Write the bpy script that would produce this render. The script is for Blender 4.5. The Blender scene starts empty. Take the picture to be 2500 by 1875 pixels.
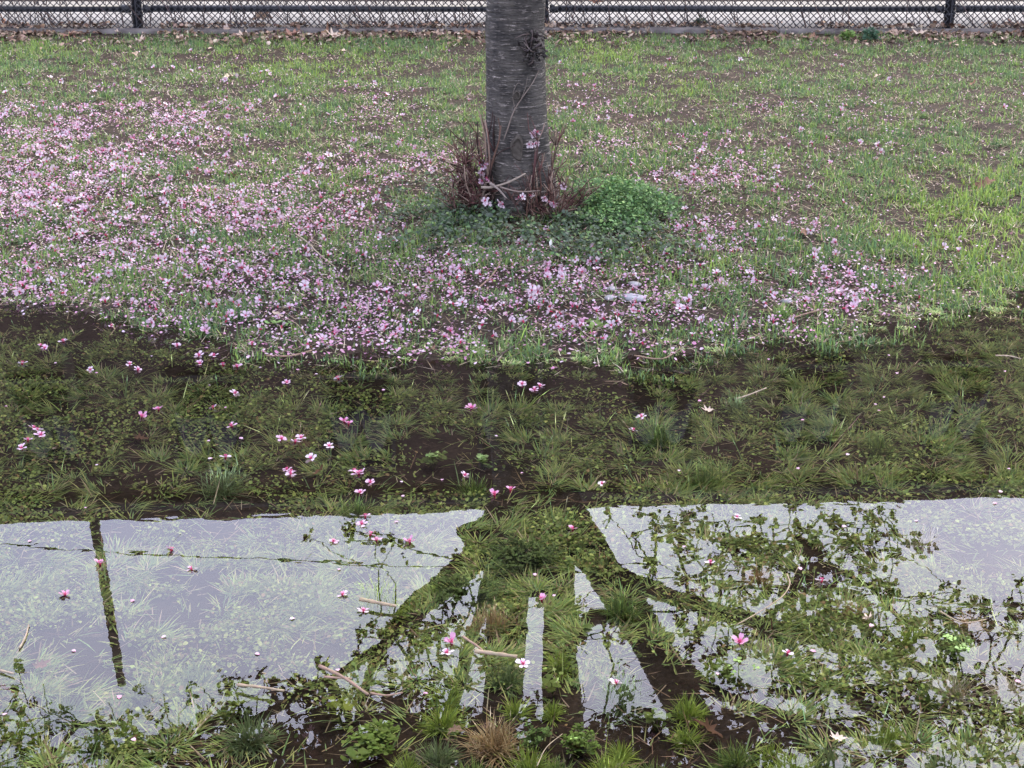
import bpy, math, random
import numpy as np

# ------------------------------------------------------------------ camera, sky, sun, exposure
SC = bpy.context.scene
COL = SC.collection
F_PX, CX, CY = 3900.0, 1250.0, 937.5          # focal length and centre in photograph pixels
CAM_H, PITCH = 1.65, math.radians(20.0)
cam_d = bpy.data.cameras.new('camera')
cam_d.sensor_width = 36.0
cam_d.lens = 36.0 * F_PX / 2500.0
cam_d.clip_start, cam_d.clip_end = 0.05, 6000
cam = bpy.data.objects.new('camera', cam_d)
cam.location = (0, 0, CAM_H)
cam.rotation_euler = (math.pi / 2 - PITCH, 0, 0)
COL.objects.link(cam)
SC.camera = cam

SUN_EL, SUN_AZ = math.radians(48), math.radians(38)
world = bpy.data.worlds.new('World')
SC.world = world
world.use_nodes = True
wn, wl = world.node_tree.nodes, world.node_tree.links
wn.clear()
w_out = wn.new('ShaderNodeOutputWorld')
w_bg = wn.new('ShaderNodeBackground')
w_bg.inputs['Strength'].default_value = 0.1
w_sky = wn.new('ShaderNodeTexSky')
w_sky.sky_type = 'NISHITA'
w_sky.sun_disc = False
w_sky.sun_elevation, w_sky.sun_rotation = SUN_EL, SUN_AZ
w_sky.air_density, w_sky.dust_density, w_sky.ozone_density = 1.0, 6.0, 1.0
w_mix = wn.new('ShaderNodeMix'); w_mix.data_type = 'RGBA'
w_tc = wn.new('ShaderNodeTexCoord')
w_noise = wn.new('ShaderNodeTexNoise')
w_noise.inputs['Scale'].default_value = 3.6
w_noise.inputs['Detail'].default_value = 5
w_ramp = wn.new('ShaderNodeValToRGB')
w_ramp.color_ramp.elements[0].position = 0.3
w_ramp.color_ramp.elements[0].color = (7.6, 7.9, 11.8, 1)
w_ramp.color_ramp.elements[1].position = 0.7
w_ramp.color_ramp.elements[1].color = (13.2, 13.5, 16.6, 1)
w_mix.inputs[0].default_value = 0.72
wl.new(w_tc.outputs['Generated'], w_noise.inputs['Vector'])
wl.new(w_noise.outputs['Fac'], w_ramp.inputs['Fac'])
wl.new(w_sky.outputs['Color'], w_mix.inputs[6])
wl.new(w_ramp.outputs['Color'], w_mix.inputs[7])
wl.new(w_mix.outputs[2], w_bg.inputs['Color'])
wl.new(w_bg.outputs['Background'], w_out.inputs['Surface'])

sun_d = bpy.data.lights.new('sun', 'SUN')
sun_d.energy, sun_d.angle, sun_d.color = 1.5, math.radians(25), (1.0, 0.92, 0.78)
sun = bpy.data.objects.new('sun', sun_d)
sd = (math.sin(SUN_AZ) * math.cos(SUN_EL), math.cos(SUN_AZ) * math.cos(SUN_EL), math.sin(SUN_EL))
import mathutils
sun.rotation_euler = mathutils.Vector(sd).to_track_quat('Z', 'Y').to_euler()
sun.location = (6, 8, 12)
COL.objects.link(sun)

SC.view_settings.view_transform = 'Standard'
SC.view_settings.look = 'None'
SC.view_settings.exposure = 1.98
SC.view_settings.gamma = 1.0
SC.view_settings.use_curve_mapping = False
SC.cycles.max_bounces = 5
SC.cycles.diffuse_bounces = 3
SC.cycles.glossy_bounces = 3
SC.cycles.transparent_max_bounces = 12
SC.cycles.caustics_reflective = False
SC.cycles.caustics_refractive = False

rng = np.random.default_rng(11)
random.seed(5)
K = 2500.0 / 2212.0                            # my measurements were taken on a 2212 wide view
CP, SP = math.cos(PITCH), math.sin(PITCH)

# ------------------------------------------------------------------ measuring helpers
def ray(u, v):
    xc = (np.asarray(u, float) * K - CX) / F_PX
    yc = (np.asarray(v, float) * K - CY) / F_PX
    return xc, CP - yc * SP, -SP - yc * CP
def on_plane(u, v, z=0.0):                     # photograph point -> point on a level plane
    dx, dy, dz = ray(u, v)
    t = (z - CAM_H) / dz
    return t * dx, t * dy
def mirrored(u, v, Y):                         # point seen in the water: the real point at distance Y
    dx, dy, dz = ray(u, v)
    t = Y / dy
    return np.array((t * dx, Y, -(CAM_H + t * dz)))
def seen(x, y, z):                             # world -> photograph (2212 wide)
    zc = y * CP - (z - CAM_H) * SP
    yc = -y * SP - (z - CAM_H) * CP
    return (CX + F_PX * x / zc) / K, (CY + F_PX * yc / zc) / K

# ------------------------------------------------------------------ noise on arrays
_tab = np.random.default_rng(3).random((256, 256))
def vnoise(x, y):
    x = np.asarray(x, float); y = np.asarray(y, float)
    xi = np.floor(x).astype(int); yi = np.floor(y).astype(int)
    fx = x - xi; fy = y - yi
    fx = fx * fx * (3 - 2 * fx); fy = fy * fy * (3 - 2 * fy)
    a = _tab[xi % 256, yi % 256]; b = _tab[(xi + 1) % 256, yi % 256]
    c = _tab[xi % 256, (yi + 1) % 256]; d = _tab[(xi + 1) % 256, (yi + 1) % 256]
    return (a * (1 - fx) + b * fx) * (1 - fy) + (c * (1 - fx) + d * fx) * fy
def fbm(x, y, o=3, s=0.0):
    t = 0; a = 0.5; n = 0
    for i in range(o):
        t = t + a * vnoise(x * 2 ** i + 17.3 * i + s, y * 2 ** i + 9.1 * i - s); n += a; a *= 0.5
    return t / n

# ------------------------------------------------------------------ the lie of the land
_sh = np.array([(0, 640), (150, 652), (300, 680), (450, 722), (600, 758), (700, 772), (900, 786), (1100, 788), (1300, 780),
                (1500, 764), (1650, 745), (1750, 730), (1900, 712), (2000, 690), (2080, 660), (2212, 640)], float)
_sx, _sy = on_plane(_sh[:, 0], _sh[:, 1])
FENCE_Y = 11.62
def shore(x):
    return np.interp(x, _sx, _sy)
def terrain(x, y):
    x = np.asarray(x, float); y = np.asarray(y, float)
    d = y - shore(x)
    up = 0.125 * (1 - np.exp(-np.maximum(d, 0) / 3.2))
    dn = -0.052 * (1 - np.exp(np.minimum(d, 0) / 0.42))
    z = up + dn
    amp = np.where(d > 0, np.clip(d / 0.6, 0.7, 1.0), 1.0)
    n = (fbm(x * 2.3 + 5, y * 2.3 + 31, 3) - 0.5) * 0.030 + (fbm(x * 9 + 40, y * 9 + 2, 2) - 0.5) * 0.020
    near = (np.abs(x) < 7.5) & (y < 11.4) & (y > -4)
    z = z + np.where(near, n * amp, 0)
    z = z + np.clip(-3.0 - y, 0, 3) * 0.05 + np.clip(np.abs(x) - 9, 0, 3) * 0.04
    return z
def on_land(u, v):
    x, y = on_plane(u, v, 0.0)
    for _ in range(6):
        x, y = on_plane(u, v, terrain(x, y))
    return x, y, terrain(x, y)

# ------------------------------------------------------------------ mesh helpers
def link(o, parent=None, **p):
    COL.objects.link(o)
    if parent is not None:
        o.parent = parent
    for k, v in p.items():
        o[k] = v
    return o
def raw_mesh(name, V, faces=None, loops=None, totals=None, mat=None, col=None, smooth=False, uv=None):
    me = bpy.data.meshes.new(name)
    V = np.asarray(V, np.float32)
    if faces is not None:
        if isinstance(faces, np.ndarray):
            loops = faces.ravel(); totals = np.full(len(faces), faces.shape[1])
        else:
            totals = np.array([len(f) for f in faces]); loops = np.array([i for f in faces for i in f])
    loops = np.asarray(loops, np.int32); totals = np.asarray(totals, np.int32)
    starts = np.zeros(len(totals), np.int32); starts[1:] = np.cumsum(totals)[:-1]
    me.vertices.add(len(V)); me.vertices.foreach_set('co', V.ravel())
    me.loops.add(len(loops)); me.loops.foreach_set('vertex_index', loops)
    me.polygons.add(len(totals)); me.polygons.foreach_set('loop_start', starts)
    me.polygons.foreach_set('loop_total', totals)
    if smooth:
        me.polygons.foreach_set('use_smooth', np.ones(len(totals), bool))
    if col is not None:
        ca = me.color_attributes.new('Col', 'FLOAT_COLOR', 'POINT')
        c4 = np.ones((len(V), 4), np.float32); c4[:, :3] = col
        ca.data.foreach_set('color', c4.ravel())
    if uv is not None:
        ul = me.uv_layers.new(name='UVMap')
        ul.data.foreach_set('uv', np.asarray(uv, np.float32)[loops].ravel())
    me.update(calc_edges=True)
    if mat is not None:
        me.materials.append(mat)
    return me
def obj(name, me, parent=None, loc=None, rot=None, scale=None, **p):
    o = bpy.data.objects.new(name, me)
    if loc is not None: o.location = loc
    if rot is not None: o.rotation_euler = rot
    if scale is not None: o.scale = scale if hasattr(scale, '__len__') else (scale,) * 3
    return link(o, parent, **p)
def empty(name, loc=(0, 0, 0), rot=(0, 0, 0), **p):
    o = bpy.data.objects.new(name, None)
    o.empty_display_size = 0.1
    o.location = loc; o.rotation_euler = rot
    return link(o, None, **p)

class Geo:                                     # collects vertices, faces and colours
    def __init__(s): s.V = []; s.L = []; s.T = []; s.C = []; s.n = 0; s.U = []
    def add(s, V, faces, col=None, uv=None):
        V = np.asarray(V, float).reshape(-1, 3)
        if isinstance(faces, np.ndarray):
            s.L.append(faces.ravel() + s.n); s.T.append(np.full(len(faces), faces.shape[1]))
        else:
            s.L.append(np.array([i for f in faces for i in f]) + s.n); s.T.append(np.array([len(f) for f in faces]))
        s.V.append(V)
        if col is not None: s.C.append(np.broadcast_to(np.asarray(col, float), (len(V), 3)))
        if uv is not None: s.U.append(np.asarray(uv, float))
        s.n += len(V)
    def mesh(s, name, mat, smooth=False):
        return raw_mesh(name, np.concatenate(s.V), loops=np.concatenate(s.L), totals=np.concatenate(s.T), mat=mat,
                        col=np.concatenate(s.C) if s.C else None, smooth=smooth, uv=np.concatenate(s.U) if s.U else None)

def tube(P, R, n=8, cap=True, phase=0.0, bump=0.0, seed=0):
    P = np.asarray(P, float); R = np.broadcast_to(np.asarray(R, float), (len(P),))
    T = np.gradient(P, axis=0); T /= np.linalg.norm(T, axis=1)[:, None] + 1e-9
    ref = np.array((0, 0, 1.0)) if abs(T[:, 2]).mean() < 0.8 else np.array((1.0, 0, 0))
    A = np.cross(T, ref); A /= np.linalg.norm(A, axis=1)[:, None] + 1e-9
    B = np.cross(T, A)
    th = np.arange(n) * 2 * math.pi / n + phase
    rr = R[:, None] * np.ones(n)
    if bump:
        rr = rr * (1 + bump * (np.random.default_rng(seed).random(rr.shape) - 0.5))
    V = P[:, None] + rr[..., None] * (np.cos(th)[None, :, None] * A[:, None] + np.sin(th)[None, :, None] * B[:, None])
    i = np.arange(len(P) - 1)[:, None] * n; j = np.arange(n)[None]
    q = np.stack([i + j, i + (j + 1) % n, i + n + (j + 1) % n, i + n + j], -1).reshape(-1, 4)
    F = [tuple(f) for f in q]
    if cap:
        F.append(tuple(range(n - 1, -1, -1))); F.append(tuple(range((len(P) - 1) * n, len(P) * n)))
    return V.reshape(-1, 3), F
def smooth_path(pts, m=5):
    pts = np.asarray(pts, float); t = np.arange(len(pts)); tt = np.linspace(0, len(pts) - 1, (len(pts) - 1) * m + 1)
    p = np.vstack([2 * pts[0] - pts[1], pts, 2 * pts[-1] - pts[-2]])
    out = []
    for x in tt:
        i = min(int(x), len(pts) - 2); f = x - i
        a, b, c, d = p[i], p[i + 1], p[i + 2], p[i + 3]
        out.append(0.5 * (2 * b + (c - a) * f + (2 * a - 5 * b + 4 * c - d) * f * f + (3 * b - a - 3 * c + d) * f ** 3))
    return np.array(out)

# many grass blades at once: P base points, each blade 2 or 3 triangles
def blades(P, H, W, az, lean, col, tipcol=None, segs=2, droop=0.5):
    N = len(P)
    dx, dy = np.cos(az), np.sin(az)
    sx, sy = -dy, dx
    def pt(f, w, side):
        ang = lean * (1 + droop * f)
        r = H * f * np.sin(ang); z = H * f * np.cos(ang)
        return np.stack([P[:, 0] + dx * r + side * sx * w, P[:, 1] + dy * r + side * sy * w, P[:, 2] + np.maximum(z, 0.001)], -1)
    tipcol = col if tipcol is None else tipcol
    if segs == 1:
        V = np.stack([pt(0, W / 2, -1), pt(0, W / 2, 1), pt(1, 0, 0)], 1)
        F = np.arange(N * 3).reshape(N, 3)
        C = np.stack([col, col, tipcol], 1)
        return V.reshape(-1, 3), F, C.reshape(-1, 3)
    V = np.stack([pt(0, W / 2, -1), pt(0, W / 2, 1), pt(0.55, W * 0.45, 1), pt(0.55, W * 0.45, -1), pt(1, 0, 0)], 1)
    b = np.arange(N)[:, None] * 5
    loops = np.concatenate([b + np.array([[0, 1, 2, 3]]), b + np.array([[3, 2, 4]])], 1)
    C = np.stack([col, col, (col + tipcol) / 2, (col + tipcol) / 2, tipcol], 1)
    return V.reshape(-1, 3), (loops.ravel(), np.tile([4, 3], N)), C.reshape(-1, 3)
# many small flat leaves / petals: a six-sided leaf, tilted and slightly folded
LEAF = np.array([(0, 0, 0), (0.30, -0.36, 0.10), (0.72, -0.40, 0.12), (1.0, 0, 0.0), (0.72, 0.40, 0.12), (0.30, 0.36, 0.10)])
def leaves(P, S, az, tilt, roll, col, shape=LEAF, wide=1.0, tipcol=None):
    N = len(P)
    L = shape.copy(); L[:, 1] *= wide
    L = L - np.array((0.5, 0, 0))
    ca, sa, ct, st, cr, sr = np.cos(az), np.sin(az), np.cos(tilt), np.sin(tilt), np.cos(roll), np.sin(roll)
    x = L[None, :, 0] * np.ones((N, 1)); y = L[None, :, 1] * cr[:, None] - L[None, :, 2] * sr[:, None]
    z = L[None, :, 1] * sr[:, None] + L[None, :, 2] * cr[:, None]
    x2 = x * ct[:, None] - z * st[:, None]; z2 = x * st[:, None] + z * ct[:, None]
    x3 = x2 * ca[:, None] - y * sa[:, None]; y3 = x2 * sa[:, None] + y * ca[:, None]
    V = np.stack([x3, y3, z2], -1) * np.asarray(S)[:, None, None] + P[:, None]
    n = len(L)
    F = np.arange(N * n).reshape(N, n)
    C = np.repeat(col[:, None], n, 1)
    if tipcol is not None:
        C = C.copy(); C[:, 0] = tipcol
    return V.reshape(-1, 3), F, C.reshape(-1, 3)
def vary(base, n, amt=0.25, r=rng):
    base = np.asarray(base, float)
    f = 1 + amt * (r.random((n, 1)) * 2 - 1)
    return np.clip(base * f * (1 + 0.12 * (r.random((n, 3)) - 0.5)), 0, 1)
def pick(palette, weights, n, amt=0.25):
    w = np.asarray(weights, float); i = rng.choice(len(palette), n, p=w / w.sum())
    return np.clip(np.asarray(palette, float)[i] * (1 + amt * (rng.random((n, 1)) * 2 - 1)) * (1 + 0.15 * (rng.random((n, 3)) - 0.5)), 0, 1)

# ------------------------------------------------------------------ materials
def mat_new(name):
    m = bpy.data.materials.new(name); m.use_nodes = True
    nt = m.node_tree; nt.nodes.clear()
    out = nt.nodes.new('ShaderNodeOutputMaterial')
    return m, nt.nodes, nt.links, out
def leaf_mat(name, rough=0.6, trans=0.3, spec=0.3, noise=0.25, scale=120):
    m, n, l, out = mat_new(name)
    at = n.new('ShaderNodeAttribute'); at.attribute_name = 'Col'
    tc = n.new('ShaderNodeTexCoord'); nz = n.new('ShaderNodeTexNoise'); nz.inputs['Scale'].default_value = scale
    mr = n.new('ShaderNodeMapRange'); mr.inputs['To Min'].default_value = 1 - noise; mr.inputs['To Max'].default_value = 1 + noise
    mx = n.new('ShaderNodeVectorMath'); mx.operation = 'SCALE'
    l.new(tc.outputs['Object'], nz.inputs['Vector']); l.new(nz.outputs['Fac'], mr.inputs['Value'])
    l.new(at.outputs['Color'], mx.inputs[0]); l.new(mr.outputs['Result'], mx.inputs['Scale'])
    bs = n.new('ShaderNodeBsdfPrincipled')
    bs.inputs['Roughness'].default_value = rough; bs.inputs['Specular IOR Level'].default_value = spec
    l.new(mx.outputs['Vector'], bs.inputs['Base Color'])
    if trans:
        tr = n.new('ShaderNodeBsdfTranslucent'); ms = n.new('ShaderNodeMixShader'); ms.inputs['Fac'].default_value = trans
        l.new(mx.outputs['Vector'], tr.inputs['Color'])
        l.new(bs.outputs['BSDF'], ms.inputs[1]); l.new(tr.outputs['BSDF'], ms.inputs[2]); l.new(ms.outputs['Shader'], out.inputs['Surface'])
    else:
        l.new(bs.outputs['BSDF'], out.inputs['Surface'])
    return m
def plain_mat(name, c1, c2, scale=8, rough=0.7, spec=0.4, bump=0.0, bscale=None, detail=6, stretch=(1, 1, 1), metallic=0.0):
    m, n, l, out = mat_new(name)
    tc = n.new('ShaderNodeTexCoord'); mp = n.new('ShaderNodeMapping'); mp.inputs['Scale'].default_value = stretch
    nz = n.new('ShaderNodeTexNoise'); nz.inputs['Scale'].default_value = scale; nz.inputs['Detail'].default_value = detail
    rp = n.new('ShaderNodeValToRGB')
    rp.color_ramp.elements[0].position = 0.3; rp.color_ramp.elements[0].color = (*c1, 1)
    rp.color_ramp.elements[1].position = 0.7; rp.color_ramp.elements[1].color = (*c2, 1)
    bs = n.new('ShaderNodeBsdfPrincipled')
    bs.inputs['Roughness'].default_value = rough; bs.inputs['Specular IOR Level'].default_value = spec; bs.inputs['Metallic'].default_value = metallic
    l.new(tc.outputs['Object'], mp.inputs['Vector']); l.new(mp.outputs['Vector'], nz.inputs['Vector'])
    l.new(nz.outputs['Fac'], rp.inputs['Fac']); l.new(rp.outputs['Color'], bs.inputs['Base Color'])
    if bump:
        n2 = n.new('ShaderNodeTexNoise'); n2.inputs['Scale'].default_value = bscale or scale * 3; n2.inputs['Detail'].default_value = 6
        l.new(mp.outputs['Vector'], n2.inputs['Vector'])
        bp = n.new('ShaderNodeBump'); bp.inputs['Strength'].default_value = 1.0; bp.inputs['Distance'].default_value = bump
        l.new(n2.outputs['Fac'], bp.inputs['Height']); l.new(bp.outputs['Normal'], bs.inputs['Normal'])
    l.new(bs.outputs['BSDF'], out.inputs['Surface'])
    return m
M_GRASS = leaf_mat('grass_blade', 0.65, 0.38, 0.15)
M_WEED = leaf_mat('weed_leaf', 0.6, 0.28, 0.18)
M_PETAL = leaf_mat('petal', 0.6, 0.25, 0.25, 0.08)
M_DRY = leaf_mat('dry_leaf', 0.8, 0.1, 0.2, 0.3, 60)
M_CROWN = leaf_mat('bronze_leaf', 0.5, 0.25, 0.4)
M_TWIG = leaf_mat('twig_bark', 0.8, 0.0, 0.25, 0.3, 90)
M_STONE = plain_mat('pale_stone', (0.17, 0.17, 0.18), (0.27, 0.27, 0.285), 30, 0.7, 0.3, 0.002, 60)
M_BLACK = plain_mat('black_vinyl', (0.010, 0.011, 0.013), (0.018, 0.019, 0.023), 25, 0.42, 0.5)
M_CONC = plain_mat('kerb_concrete', (0.055, 0.048, 0.044), (0.13, 0.118, 0.108), 9, 0.9, 0.2, 0.004, 40)
M_PAVE = plain_mat('tan_paving', (0.15, 0.143, 0.128), (0.24, 0.228, 0.208), 3, 0.85, 0.3, 0.002, 50)
M_ROAD = plain_mat('sky_pale_asphalt', (0.24, 0.245, 0.29), (0.36, 0.365, 0.41), 1.5, 0.7, 0.4, 0.002, 40)  # pale bluish colour paints in the sky mirrored on wet asphalt
M_BRICK = plain_mat('dark_brick', (0.055, 0.040, 0.034), (0.085, 0.060, 0.050), 4, 0.9, 0.15, 0.004, 30)
M_TRIM = plain_mat('dark_trim', (0.05, 0.048, 0.045), (0.075, 0.07, 0.066), 5, 0.8, 0.2)
M_GLASS = plain_mat('window_glass', (0.012, 0.014, 0.017), (0.02, 0.022, 0.026), 2, 0.08, 0.5)
M_POLE = plain_mat('weathered_pole', (0.06, 0.05, 0.042), (0.10, 0.085, 0.07), 10, 0.9, 0.1, 0.004, 20, stretch=(1, 1, 0.1))
M_CABLE = plain_mat('cable_rubber', (0.012, 0.012, 0.012), (0.02, 0.02, 0.02), 10, 0.6)

def soil_mat():
    m, n, l, out = mat_new('wet_soil')
    tc = n.new('ShaderNodeTexCoord')
    a = n.new('ShaderNodeTexNoise'); a.inputs['Scale'].default_value = 5; a.inputs['Detail'].default_value = 10; a.inputs['Roughness'].default_value = 0.7
    r = n.new('ShaderNodeValToRGB')
    e = r.color_ramp.elements
    e[0].position = 0.3; e[0].color = (0.012, 0.0088, 0.0066, 1)
    e[1].position = 0.72; e[1].color = (0.035, 0.0255, 0.018, 1)
    b = n.new('ShaderNodeTexNoise'); b.inputs['Scale'].default_value = 90; b.inputs['Detail'].default_value = 5
    bp = n.new('ShaderNodeBump'); bp.inputs['Distance'].default_value = 0.006; bp.inputs['Strength'].default_value = 0.9
    bs = n.new('ShaderNodeBsdfPrincipled'); bs.inputs['Roughness'].default_value = 0.8; bs.inputs['Specular IOR Level'].default_value = 0.08
    l.new(tc.outputs['Object'], a.inputs['Vector']); l.new(tc.outputs['Object'], b.inputs['Vector'])
    c = n.new('ShaderNodeTexNoise'); c.inputs['Scale'].default_value = 70; c.inputs['Detail'].default_value = 8; c.inputs['Roughness'].default_value = 0.75
    cr = n.new('ShaderNodeMapRange'); cr.inputs['From Min'].default_value = 0.3; cr.inputs['From Max'].default_value = 0.7; cr.inputs['To Min'].default_value = 0.35; cr.inputs['To Max'].default_value = 1.75
    vm = n.new('ShaderNodeVectorMath'); vm.operation = 'SCALE'
    l.new(tc.outputs['Object'], c.inputs['Vector']); l.new(c.outputs['Fac'], cr.inputs['Value'])
    l.new(a.outputs['Fac'], r.inputs['Fac']); l.new(r.outputs['Color'], vm.inputs[0]); l.new(cr.outputs['Result'], vm.inputs['Scale']); l.new(vm.outputs['Vector'], bs.inputs['Base Color'])
    l.new(b.outputs['Fac'], bp.inputs['Height']); l.new(bp.outputs['Normal'], bs.inputs['Normal'])
    l.new(bs.outputs['BSDF'], out.inputs['Surface'])
    return m
def water_mat():
    m, n, l, out = mat_new('flood_water')
    tc = n.new('ShaderNodeTexCoord')
    mp = n.new('ShaderNodeMapping'); mp.inputs['Scale'].default_value = (1.0, 1.6, 1.0)
    nz = n.new('ShaderNodeTexNoise'); nz.inputs['Scale'].default_value = 9; nz.inputs['Detail'].default_value = 2
    bp = n.new('ShaderNodeBump'); bp.inputs['Strength'].default_value = 1.0; bp.inputs['Distance'].default_value = 0.0001
    fr = n.new('ShaderNodeFresnel'); fr.inputs['IOR'].default_value = 1.56
    tr = n.new('ShaderNodeBsdfTransparent'); tr.inputs['Color'].default_value = (0.90, 0.87, 0.80, 1)
    gl = n.new('ShaderNodeBsdfGlossy'); gl.inputs['Roughness'].default_value = 0.0
    mx = n.new('ShaderNodeMixShader')
    l.new(tc.outputs['Object'], mp.inputs['Vector']); l.new(mp.outputs['Vector'], nz.inputs['Vector'])
    l.new(nz.outputs['Fac'], bp.inputs['Height']); l.new(bp.outputs['Normal'], gl.inputs['Normal'])
    l.new(fr.outputs['Fac'], mx.inputs['Fac']); l.new(tr.outputs['BSDF'], mx.inputs[1]); l.new(gl.outputs['BSDF'], mx.inputs[2])
    l.new(mx.outputs['Shader'], out.inputs['Surface'])
    return m
def bark_mat(name, dash=True):
    m, n, l, out = mat_new(name)
    uv = n.new('ShaderNodeUVMap'); uv.uv_map = 'UVMap'
    def nz(sx, sy, detail, rough=0.5):
        mp = n.new('ShaderNodeMapping'); mp.inputs['Scale'].default_value = (sx, sy, 1)
        t = n.new('ShaderNodeTexNoise'); t.inputs['Scale'].default_value = 1; t.inputs['Detail'].default_value = detail; t.inputs['Roughness'].default_value = rough
        l.new(uv.outputs['UV'], mp.inputs['Vector']); l.new(mp.outputs['Vector'], t.inputs['Vector'])
        return t.outputs['Fac']
    def ramp(fac, p0, c0, p1, c1):
        r = n.new('ShaderNodeValToRGB'); e = r.color_ramp.elements
        e[0].position = p0; e[0].color = (*c0, 1); e[1].position = p1; e[1].color = (*c1, 1)
        l.new(fac, r.inputs['Fac']); return r.outputs['Color']
    def mix(f, a, b):
        x = n.new('ShaderNodeMix'); x.data_type = 'RGBA'
        l.new(f, x.inputs[0]); l.new(a, x.inputs[6]); l.new(b, x.inputs[7]); return x.outputs[2]
    base = ramp(nz(16, 9, 8, 0.65), 0.36, (0.0095, 0.0086, 0.0068), 0.64, (0.074, 0.069, 0.057))
    dash_n = nz(19, 120, 1.0, 0.4)
    dash_2 = ramp(nz(34, 210, 1.0, 0.5), 0.63, (0, 0, 0), 0.70, (0.8, 0.8, 0.8))
    fleck = nz(110, 240, 2, 0.6)
    dash_f = ramp(dash_n, 0.57, (0, 0, 0), 0.63, (1, 1, 1))
    fl = ramp(fleck, 0.35, (0.2, 0.2, 0.2), 0.6, (1, 1, 1))
    mxm = n.new('ShaderNodeMath'); mxm.operation = 'MAXIMUM'; l.new(dash_f, mxm.inputs[0]); l.new(dash_2, mxm.inputs[1])
    mm = n.new('ShaderNodeMath'); mm.operation = 'MULTIPLY'; l.new(mxm.outputs[0], mm.inputs[0]); l.new(fl, mm.inputs[1])
    pale = ramp(nz(60, 60, 2), 0.3, (0.15, 0.138, 0.12), 0.7, (0.42, 0.39, 0.35))
    col = mix(mm.outputs[0], base, pale) if dash else base
    band = ramp(nz(3, 60, 4, 0.6), 0.32, (0.42, 0.41, 0.40), 0.68, (1.3, 1.26, 1.22))
    vm = n.new('ShaderNodeVectorMath'); vm.operation = 'MULTIPLY'; l.new(col, vm.inputs[0]); l.new(band, vm.inputs[1])
    bs = n.new('ShaderNodeBsdfPrincipled'); bs.inputs['Roughness'].default_value = 0.62; bs.inputs['Specular IOR Level'].default_value = 0.35
    l.new(vm.outputs['Vector'], bs.inputs['Base Color'])
    ad = n.new('ShaderNodeMath'); ad.operation = 'ADD'
    l.new(nz(20, 130, 6, 0.6), ad.inputs[0]); l.new(mm.outputs[0], ad.inputs[1])
    bp = n.new('ShaderNodeBump'); bp.inputs['Distance'].default_value = 0.007; bp.inputs['Strength'].default_value = 1.0
    l.new(ad.outputs[0], bp.inputs['Height']); l.new(bp.outputs['Normal'], bs.inputs['Normal'])
    l.new(bs.outputs['BSDF'], out.inputs['Surface'])
    return m
M_SOIL, M_WATER, M_BARK = soil_mat(), water_mat(), bark_mat('cherry_bark')

# ------------------------------------------------------------------ ground, water, kerb, paving
def axis(lo, hi, step, far):
    a = list(np.arange(lo, hi + 1e-6, step))
    lo_, hi_, d = [], [], step
    x = lo
    while x > -far:
        d *= 2; x -= d; lo_.append(x)
    d = step; x = hi
    while x < far:
        d *= 2; x += d; hi_.append(x)
    return np.array(lo_[::-1] + a + hi_)
gx, gy = axis(-6.0, 6.0, 0.04, 2500), axis(1.2, 11.4, 0.04, 2500)
GX, GY = np.meshgrid(gx, gy)
GZ = terrain(GX, GY)
nx, ny = len(gx), len(gy)
ii = (np.arange(ny - 1)[:, None] * nx + np.arange(nx - 1)[None]).ravel()
gm = raw_mesh('ground', np.stack([GX.ravel(), GY.ravel(), GZ.ravel()], -1), np.stack([ii, ii + 1, ii + nx + 1, ii + nx], -1), mat=M_SOIL, smooth=True)
obj('ground', gm, kind='structure', label='dark wet soil of the flooded lawn')
wv = [(-9, -4, 0), (9, -4, 0), (9, 7.4, 0), (-9, 7.4, 0)]
obj('water', raw_mesh('water', wv, [(0, 1, 2, 3)], mat=M_WATER), kind='structure', label='shallow clear flood water covering the lawn')

def box_geo(g, x0, x1, y0, y1, z0, z1, bev=0.0, col=None):
    b = bev
    if b <= 0:
        V = [(x0, y0, z0), (x1, y0, z0), (x1, y1, z0), (x0, y1, z0), (x0, y0, z1), (x1, y0, z1), (x1, y1, z1), (x0, y1, z1)]
        F = [(3, 2, 1, 0), (4, 5, 6, 7), (0, 1, 5, 4), (1, 2, 6, 5), (2, 3, 7, 6), (3, 0, 4, 7)]
    else:
        V = [(x0, y0, z0), (x1, y0, z0), (x1, y1, z0), (x0, y1, z0), (x0, y0, z1 - b), (x1, y0, z1 - b), (x1, y1, z1 - b), (x0, y1, z1 - b),
             (x0 + b, y0 + b, z1), (x1 - b, y0 + b, z1), (x1 - b, y1 - b, z1), (x0 + b, y1 - b, z1)]
        F = [(3, 2, 1, 0), (0, 1, 5, 4), (1, 2, 6, 5), (2, 3, 7, 6), (3, 0, 4, 7), (4, 5, 9, 8), (5, 6, 10, 9), (6, 7, 11, 10), (7, 4, 8, 11), (8, 9, 10, 11)]
    g.add(V, F, col)
def box(name, x0, x1, y0, y1, z0, z1, mat, parent=None, bev=0.0, **p):
    g = Geo(); box_geo(g, x0, x1, y0, y1, z0, z1, bev)
    return obj(name, g.mesh(name, mat), parent, **p)
Z_F = float(terrain(0.0, FENCE_Y))
kerb = empty('kerb', (0, FENCE_Y, Z_F), kind='structure', label='low weathered concrete kerb under the chain link fence')
for i in range(8):                              # concrete lengths with open joints
    x0 = -7.6 + i * 1.9
    g = Geo(); box_geo(g, 0.006, 1.894, -0.10, 0.13, -0.08, 0.028 + 0.006 * math.sin(i * 2.1), 0.012)
    obj('kerb_length', g.mesh('kerb_length', M_CONC), kerb, loc=(x0, 0, 0), rot=(0, 0, math.radians(0.15 * math.sin(i * 1.7))))
box('pavement', -60, 60, FENCE_Y + 0.16, 13.35, Z_F - 0.05, Z_F + 0.012, M_PAVE, kind='structure', label='pale tan paving strip behind the fence')
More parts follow.
